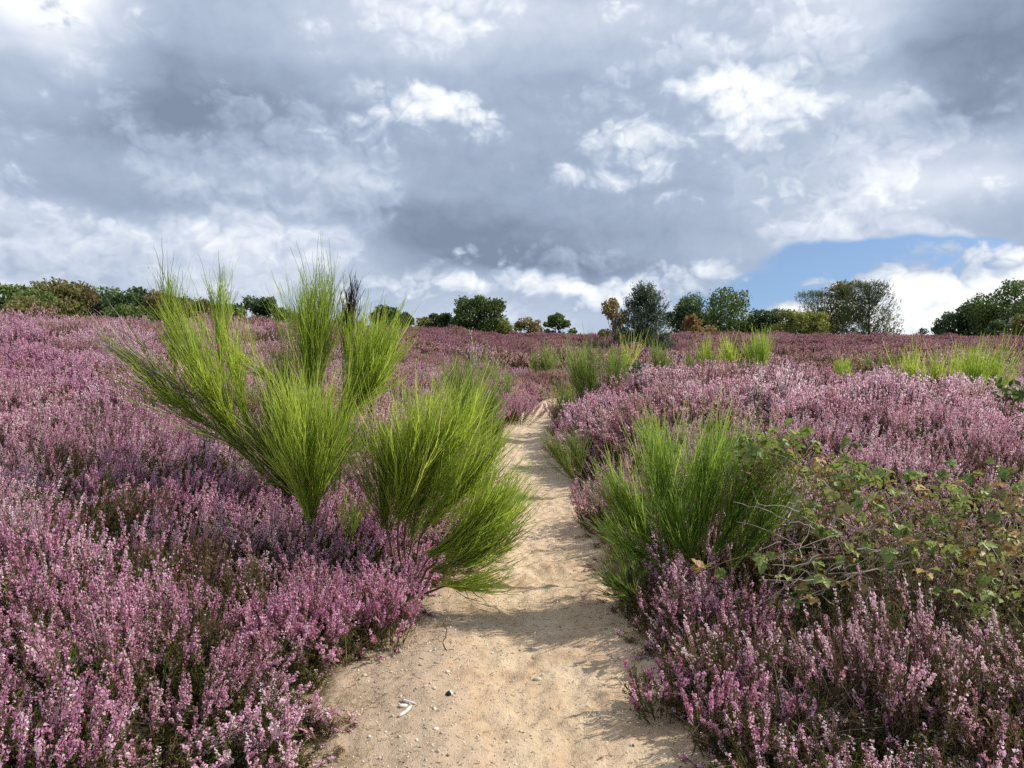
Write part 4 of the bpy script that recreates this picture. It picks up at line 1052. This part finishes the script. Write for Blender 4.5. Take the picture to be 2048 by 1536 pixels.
bramble('tangled bramble thicket with yellowing leaves and red berries right of the bright broom', (2.1, 4.0), [
    ([(1800, 1260, 3.9), (1690, 1010, 4.0), (1600, 920, 4.2), (1500, 890, 4.4)], .005),
    ([(1820, 1250, 4.0), (1760, 990, 4.2), (1680, 900, 4.3), (1620, 850, 4.4)], .003),
    ([(1860, 1250, 4.0), (1873, 1060, 4.0), (1878, 960, 4.1), (1885, 940, 4.1)], .0036),
    ([(1900, 1250, 3.9), (1960, 1080, 3.9), (2060, 1085, 3.9)], .006),
    ([(1870, 1270, 3.8), (1700, 1110, 3.8), (1640, 1112, 3.8), (1580, 1140, 3.75), (1530, 1220, 3.65), (1480, 1340, 3.5)], .006),
    ([(1720, 1105, 3.8), (1580, 1115, 3.8), (1500, 1110, 3.8), (1400, 1140, 3.75)], .0034),
    ([(1840, 1120, 3.8), (1740, 1140, 3.75), (1660, 1170, 3.7), (1600, 1200, 3.65)], .0045),
    ([(1800, 1210, 3.8), (1700, 1100, 3.8), (1640, 1050, 3.9), (1600, 1000, 4.0)], .003),
    ([(1790, 1200, 3.8), (1690, 1160, 3.75), (1590, 1165, 3.7)], .0032),
    ([(1760, 1150, 3.8), (1680, 1070, 3.8), (1600, 1030, 3.9)], .0026),
    ([(1760, 1180, 3.75), (1660, 1160, 3.7), (1600, 1140, 3.7)], .0026),
    ([(1880, 1240, 3.9), (1790, 1020, 4.0), (1740, 960, 4.1), (1730, 930, 4.1)], .0034),
    ([(1950, 1260, 3.8), (1990, 1010, 4.0), (1930, 960, 4.1), (1830, 960, 4.1)], .004),
    ([(1980, 1260, 3.8), (2040, 1000, 4.0), (1990, 980, 4.1)], .004),
    ([(1930, 1260, 3.7), (1880, 1120, 3.8), (1800, 1060, 3.8), (1720, 1020, 3.9)], .0034),
], 300, 30, [((1600, 1720), (900, 1000), (4.0, 4.4)), ((1700, 2060), (930, 1080), (3.8, 4.3)), ((1720, 2060), (960, 1120), (3.7, 4.1)), ((1760, 2060), (1080, 1230), (3.6, 3.9)), ((1480, 1600), (870, 930), (4.3, 4.6))])
# dead twigs caught in the thicket
tw = tag(empty('dead_twig_tangle', at(1680, 1200, 3.7)), 'tangle of bare pale twigs in the dark gap below the bramble leaves', 'dead twigs')
O = np.array(tw.location)
for i in range(64):
    a = at(rng.uniform(1550, 1830), rng.uniform(1000, 1220), rng.uniform(3.6, 4.0)) - O
    d = np.array([rng.normal() * .20, rng.normal() * .08, rng.normal() * .11])
    g = Geo(); stem_to(g, [a, a + d * .5 + rng.normal(size=3) * .02, a + d], .0032, .0012, 0, 7, rng.uniform(.4, 1), .006)
    obj('twig', g.mesh('twig', [m_grey]), tw)

# ------------------------------------------------------------------ grasses
def blades(g, P, L, W, lean, n, tl, th, m=0):
    b = np.repeat(np.asarray(P, float), n, 0) + rng.normal(size=(len(P) * n, 3)) * np.array([.02, .02, 0])
    k = len(b); a = rng.uniform(0, 6.28, k); ln = L * rng.uniform(.5, 1.15, k); le = lean * rng.uniform(.2, 1.4, k)
    t = np.linspace(0, 1, 5)[None, :, None]
    d = np.stack([np.cos(a) * le, np.sin(a) * le, np.ones(k)], 1)
    c = b[:, None] + unit(d)[:, None] * ln[:, None, None] * t + np.stack([np.cos(a), np.sin(a), -np.ones(k) * .5], 1)[:, None] * (le * ln)[:, None, None] * .5 * t ** 2
    tubes(g, c, np.linspace(1, .2, 5)[None] * W, 3, m, rng.uniform(tl, th, k))
def grass(name, label, spots, L, W, lean, n, mt, tl=.2, th=1, kind=None):
    P = np.array([(x, y, float(H(x, y)) - .01) for x, y in spots]); o = P.mean(0)
    g = Geo(); blades(g, P - o, L, W, lean, n, tl, th)
    ob = obj(name, g.mesh(name, [mt]), None, o); return tag(ob, label, 'grass', kind=kind)
def px(u, v): d = ray(u, v); k = -CAM_Z / d[2]; return d[0] * k, d[1] * k
grass('grass_tuft', 'long yellow green grass blades in the bottom right corner', [(1.80, 2.75), (1.86, 2.8), (1.9, 2.7)], .34, .0022, .8, 12, m_grass)
grass('grass_tuft', 'dry straw grass stalks under the heather at the left path edge', [px(660 + rng.uniform(-90, 70), 1310 + rng.uniform(-35, 50)) for _ in range(16)], .24, .0013, .6, 8, m_straw)
grass('grass_tuft', 'thin straw stalks leaning over the shaded right path edge', [px(1300 + rng.uniform(-30, 50), 1290 + rng.uniform(-40, 40)) for _ in range(5)], .30, .0012, .5, 4, m_straw)
grass('grass_tuft', 'pale matted dead grass between the heather bushes at bottom right', [(1.15 + rng.uniform(-.3, .3), 2.95 + rng.uniform(-.22, .22)) for _ in range(34)], .40, .0014, 1.3, 12, m_grey, .3, 1)
grass('grass_tuft', 'green grass blades in the heather near the bottom left corner', [(-1.72 + rng.normal() * .1, 3.1 + rng.normal() * .1) for _ in range(7)], .40, .0016, .4, 6, m_grass, .1, .8)
sp = []
for _ in range(520):
    y = rng.uniform(2.2, 9); s = rng.choice([-1, 1]); x = pc(y) + s * (pw(y) + rng.normal(.10, .10)); sp.append((x, y))
for _ in range(260):
    y = rng.uniform(2.3, 4.3); sp.append((pc(y) - pw(y) + rng.normal(.0, .13), y))
grass('grass', 'short dry grass and stubble along both edges of the path', sp, .075, .0011, .9, 6, m_straw, 0, .9, 'stuff')
sp = []
for _ in range(140):
    y = rng.uniform(3, 26); x = rng.uniform(-.62, .62) * y * 1.0
    if pdist(np.array(x), np.array(y)) > .4: sp.append((x, y))
grass('grass', 'scattered pale dry grass stalks standing among the heather', sp, .62, .0016, .25, 3, m_straw, .1, .9, 'stuff')

# ------------------------------------------------------------------ stones, sticks and gravel on the path
m_stone = mat('flint_stone'); finish(m_stone, ramp(noise(wpos(), 40, 4, .6) * .6 + orand() * .5, [(0.25, (.28, .21, .15)), (0.5, (.54, .46, .36)), (0.85, (.78, .73, .64))]), .8, bump=(noise(wpos(), 90, 3), .4, .004))
m_flint = mat('shade_sided_flint'); _w = wpos(); _nx = noise(_w, 60, 2)
_tc = S.nt.nodes.new('ShaderNodeTexCoord'); _ox, _oy, _oz = sep(S(_tc.outputs['Object']))
finish(m_flint, mix(smooth(_ox + _oy * 1.2 + (_nx - .5) * .008, -.002, .004), (.035, .022, .02), (.80, .78, .74)), .5, spec=.4)  # dark half is the stone's shaded side, painted into its colour
m_bone = mat('bleached_wood'); finish(m_bone, ramp(noise(V('MULTIPLY', wpos(), (1, 1, 1)), 70, 4), [(0.3, (.50, .46, .44)), (0.7, (.76, .73, .70))]), .7)
def stone_mesh(seed, sx, sy, sz, m):
    r = np.random.default_rng(seed); nu, nv = 10, 6
    v = [(0, 0, -1)]
    for i in range(1, nv):
        ph = -math.pi / 2 + math.pi * i / nv
        for j in range(nu):
            th = 2 * math.pi * j / nu; v.append((math.cos(ph) * math.cos(th), math.cos(ph) * math.sin(th), math.sin(ph)))
    v.append((0, 0, 1)); v = np.array(v)
    for _ in range(7):
        d = unit(r.normal(size=3)); c = r.uniform(.55, .9); k = v @ d; v = v - d * np.maximum(k - c, 0)[:, None]
    v = v * (1 + r.normal(size=(len(v), 1)) * .03) * np.array([sx, sy, sz])
    t, q = [], []
    for j in range(nu):
        t.append((0, 1 + (j + 1) % nu, 1 + j)); t.append((len(v) - 1, 1 + (nv - 2) * nu + j, 1 + (nv - 2) * nu + (j + 1) % nu))
        for i in range(nv - 2):
            a = 1 + i * nu + j; b = 1 + i * nu + (j + 1) % nu; q.append((a, b, b + nu, a + nu))
    return mesh('stone', v, [np.array(q), np.array(t)], [m])
def stone(label, u, v, s, asp=(1, .8, .6), m=None, seed=0, rot=0):
    x, y = px(u, v); z = path_z(x, y)[0]
    o = obj('stone', stone_mesh(seed + 5, s * asp[0], s * asp[1], s * asp[2], m or m_stone), None, (x, y, z + s * asp[2] * .35)); o.rotation_euler = (0, 0, rot)
    return tag(o, label, 'stone')
stone('white flint stone with its shaded half painted dark, right of the two bleached sticks', 898, 1393, .017, (1, .9, .85), m_flint, 1)
stone('flat brownish pebble alone in the middle of the path', 1074, 1349, .018, (1.2, .8, .5), None, 2)
stone('pale wedge stone resting against the two bleached sticks', 806, 1414, .019, (1.2, .8, .5), None, 3, .3)
stone('white pebble directly left of the flint with the painted shaded half', 868, 1385, .011, (1, .9, .7), None, 4)
stone('cream pebble near the dead dark twig at the left path edge', 876, 1332, .017, (1.5, .7, .4), None, 6, -.5)
stone('white pebble below the cream pebble left of mid path', 895, 1347, .012, (1, 1, .7), None, 7)
stone('yellowish pebble in the litter at the left path edge', 762, 1330, .013, (1, .8, .6), None, 8)
stone('round pale pebble lowest in the litter at the left edge', 730, 1357, .013, (1, .9, .7), None, 9)
stone('small white pebble left below the bleached sticks', 785, 1434, .009, (1, .7, .6), None, 10)
stone('white oval pebble alone below the bleached sticks', 871, 1460, .012, (1.2, .8, .6), None, 11)
stone('white pebble at the bottom centre left of the path', 834, 1479, .010, (.8, 1.2, .6), None, 12)
stone('dark little stone at the right edge of the path near the bottom', 1265, 1496, .010, (1, .9, .7), m_flint, 13, 2.0)
stone('whitish stone in the right edge shadow', 1212, 1233, .016, (1, .8, .6), None, 14)
def stick(label, a, b, r, m, flat=.6):
    (x0, y0), (x1, y1) = px(*a), px(*b); z0, z1 = path_z(x0, y0)[0] + r * .8, path_z(x1, y1)[0] + r * .8
    o0 = np.array([x0, y0, min(z0, z1)]); d = np.array([x1, y1, z1]) - o0; st = np.array([0, 0, z0 - o0[2]])
    g = Geo(); k = 8; t = np.linspace(0, 1, k)[:, None]; s = unit(np.cross(d, [0, 0, 1.0]))
    c = st + (d - st) * t + s * np.sin(t * math.pi) * np.linalg.norm(d) * .06
    rad = r * np.array([.45, .9, 1, 1, .95, 1, .9, .5]); tubes(g, c[None], rad[None], 7)
    v = np.concatenate(g.v)
    idx = np.arange(7); g.add(c[[0]], np.zeros((0, 3), int)); 
    g.t.append(np.stack([np.full(7, g.n - 1), (idx + 1) % 7, idx], 1)); g.tm.append(np.zeros(7))
    g.add(c[[-1]], np.zeros((0, 3), int)); e = (k - 1) * 7
    g.t.append(np.stack([np.full(7, g.n - 1), e + idx, e + (idx + 1) % 7], 1)); g.tm.append(np.zeros(7))
    return tag(obj('stick', g.mesh('stick', [m], True), None, o0), label, 'stick')
stick('lower bleached white stick lying slanted on the sand', (797, 1437), (823, 1418), .0078, m_bone)
stick('upper bleached grey stick lying crosswise above the white one', (804, 1405), (831, 1412), .0072, m_bone)
# dark dead twig standing at the left edge
q = px(893, 1310); tz = path_z(*q)[0]
g = Geo(); stem_to(g, [(0, 0, 0), (-.025, 0, .05), (.012, .01, .09), (-.02, .01, .15)], .0036, .0018, 0, 9, .2, .003)
stem_to(g, [(-.02, 0, .045), (-.045, 0, .055), (-.06, 0, .075)], .002, .001, 0, 5, .2, .002)
tag(obj('dead_twig', g.mesh('dead_twig', [m_deadblack]), None, (q[0], q[1], tz)), 'crooked dark dead twig standing in sand at the left path edge', 'twig')
# gravel, litter crumbs
gr = [bpy.data.objects.new('gravel_grain', stone_mesh(50 + i, 1, .8, .6, m_stone)) for i in range(4)]
kit_gravel = kit('gravel_kit', gr)
n = 4200
y = np.concatenate([rng.uniform(2.3, 4.8, 3300), rng.uniform(4.6, 9, 900)])
x = pc(y) + np.concatenate([rng.normal(-.34, .34, 3300), rng.normal(0, .33, 900)])
z = path_z(x, y); s = rng.uniform(.0020, .0046, n) * (1 + 1.2 * (rng.uniform(size=n) > .93))
scatter('gravel', kit_gravel, np.stack([x, y, z + s * .2], 1), rng.uniform(0, 6.28, (n, 3)) * [0.1, .1, 1], np.stack([s, s, s], 1), rng.integers(0, 4, n), 'fine pale gravel scattered over the left half of the sandy path', 'gravel')
cr = []
for i in range(4):
    g = Geo(); stem_to(g, [(-.5, 0, 0), (0, .08 * (i - 1.5), .03), (.5, 0, 0)], .05, .03, 0, 5, rng.uniform(0, .6), .02); cr.append(bpy.data.objects.new('crumb', g.mesh('crumb', [m_grey if i == 0 else m_wood])))
kit_crumb = kit('litter_kit', cr)
n = 5200
y = 2.2 + 8 * rng.uniform(size=n) ** 1.6; sg = rng.choice([-1, 1], n); x = pc(y) + sg * (pw(y) + rng.normal(-.16, .30, n))
z = path_z(x, y); s = rng.uniform(.006, .030, n)
scatter('plant_litter', kit_crumb, np.stack([x, y, z + .002], 1), np.stack([np.zeros(n), rng.normal(size=n) * .15, rng.uniform(0, 6.28, n)], 1), np.stack([s, s, s], 1), rng.integers(0, 4, n), 'small brown twigs and dead heather bits littering the path edges', 'litter')
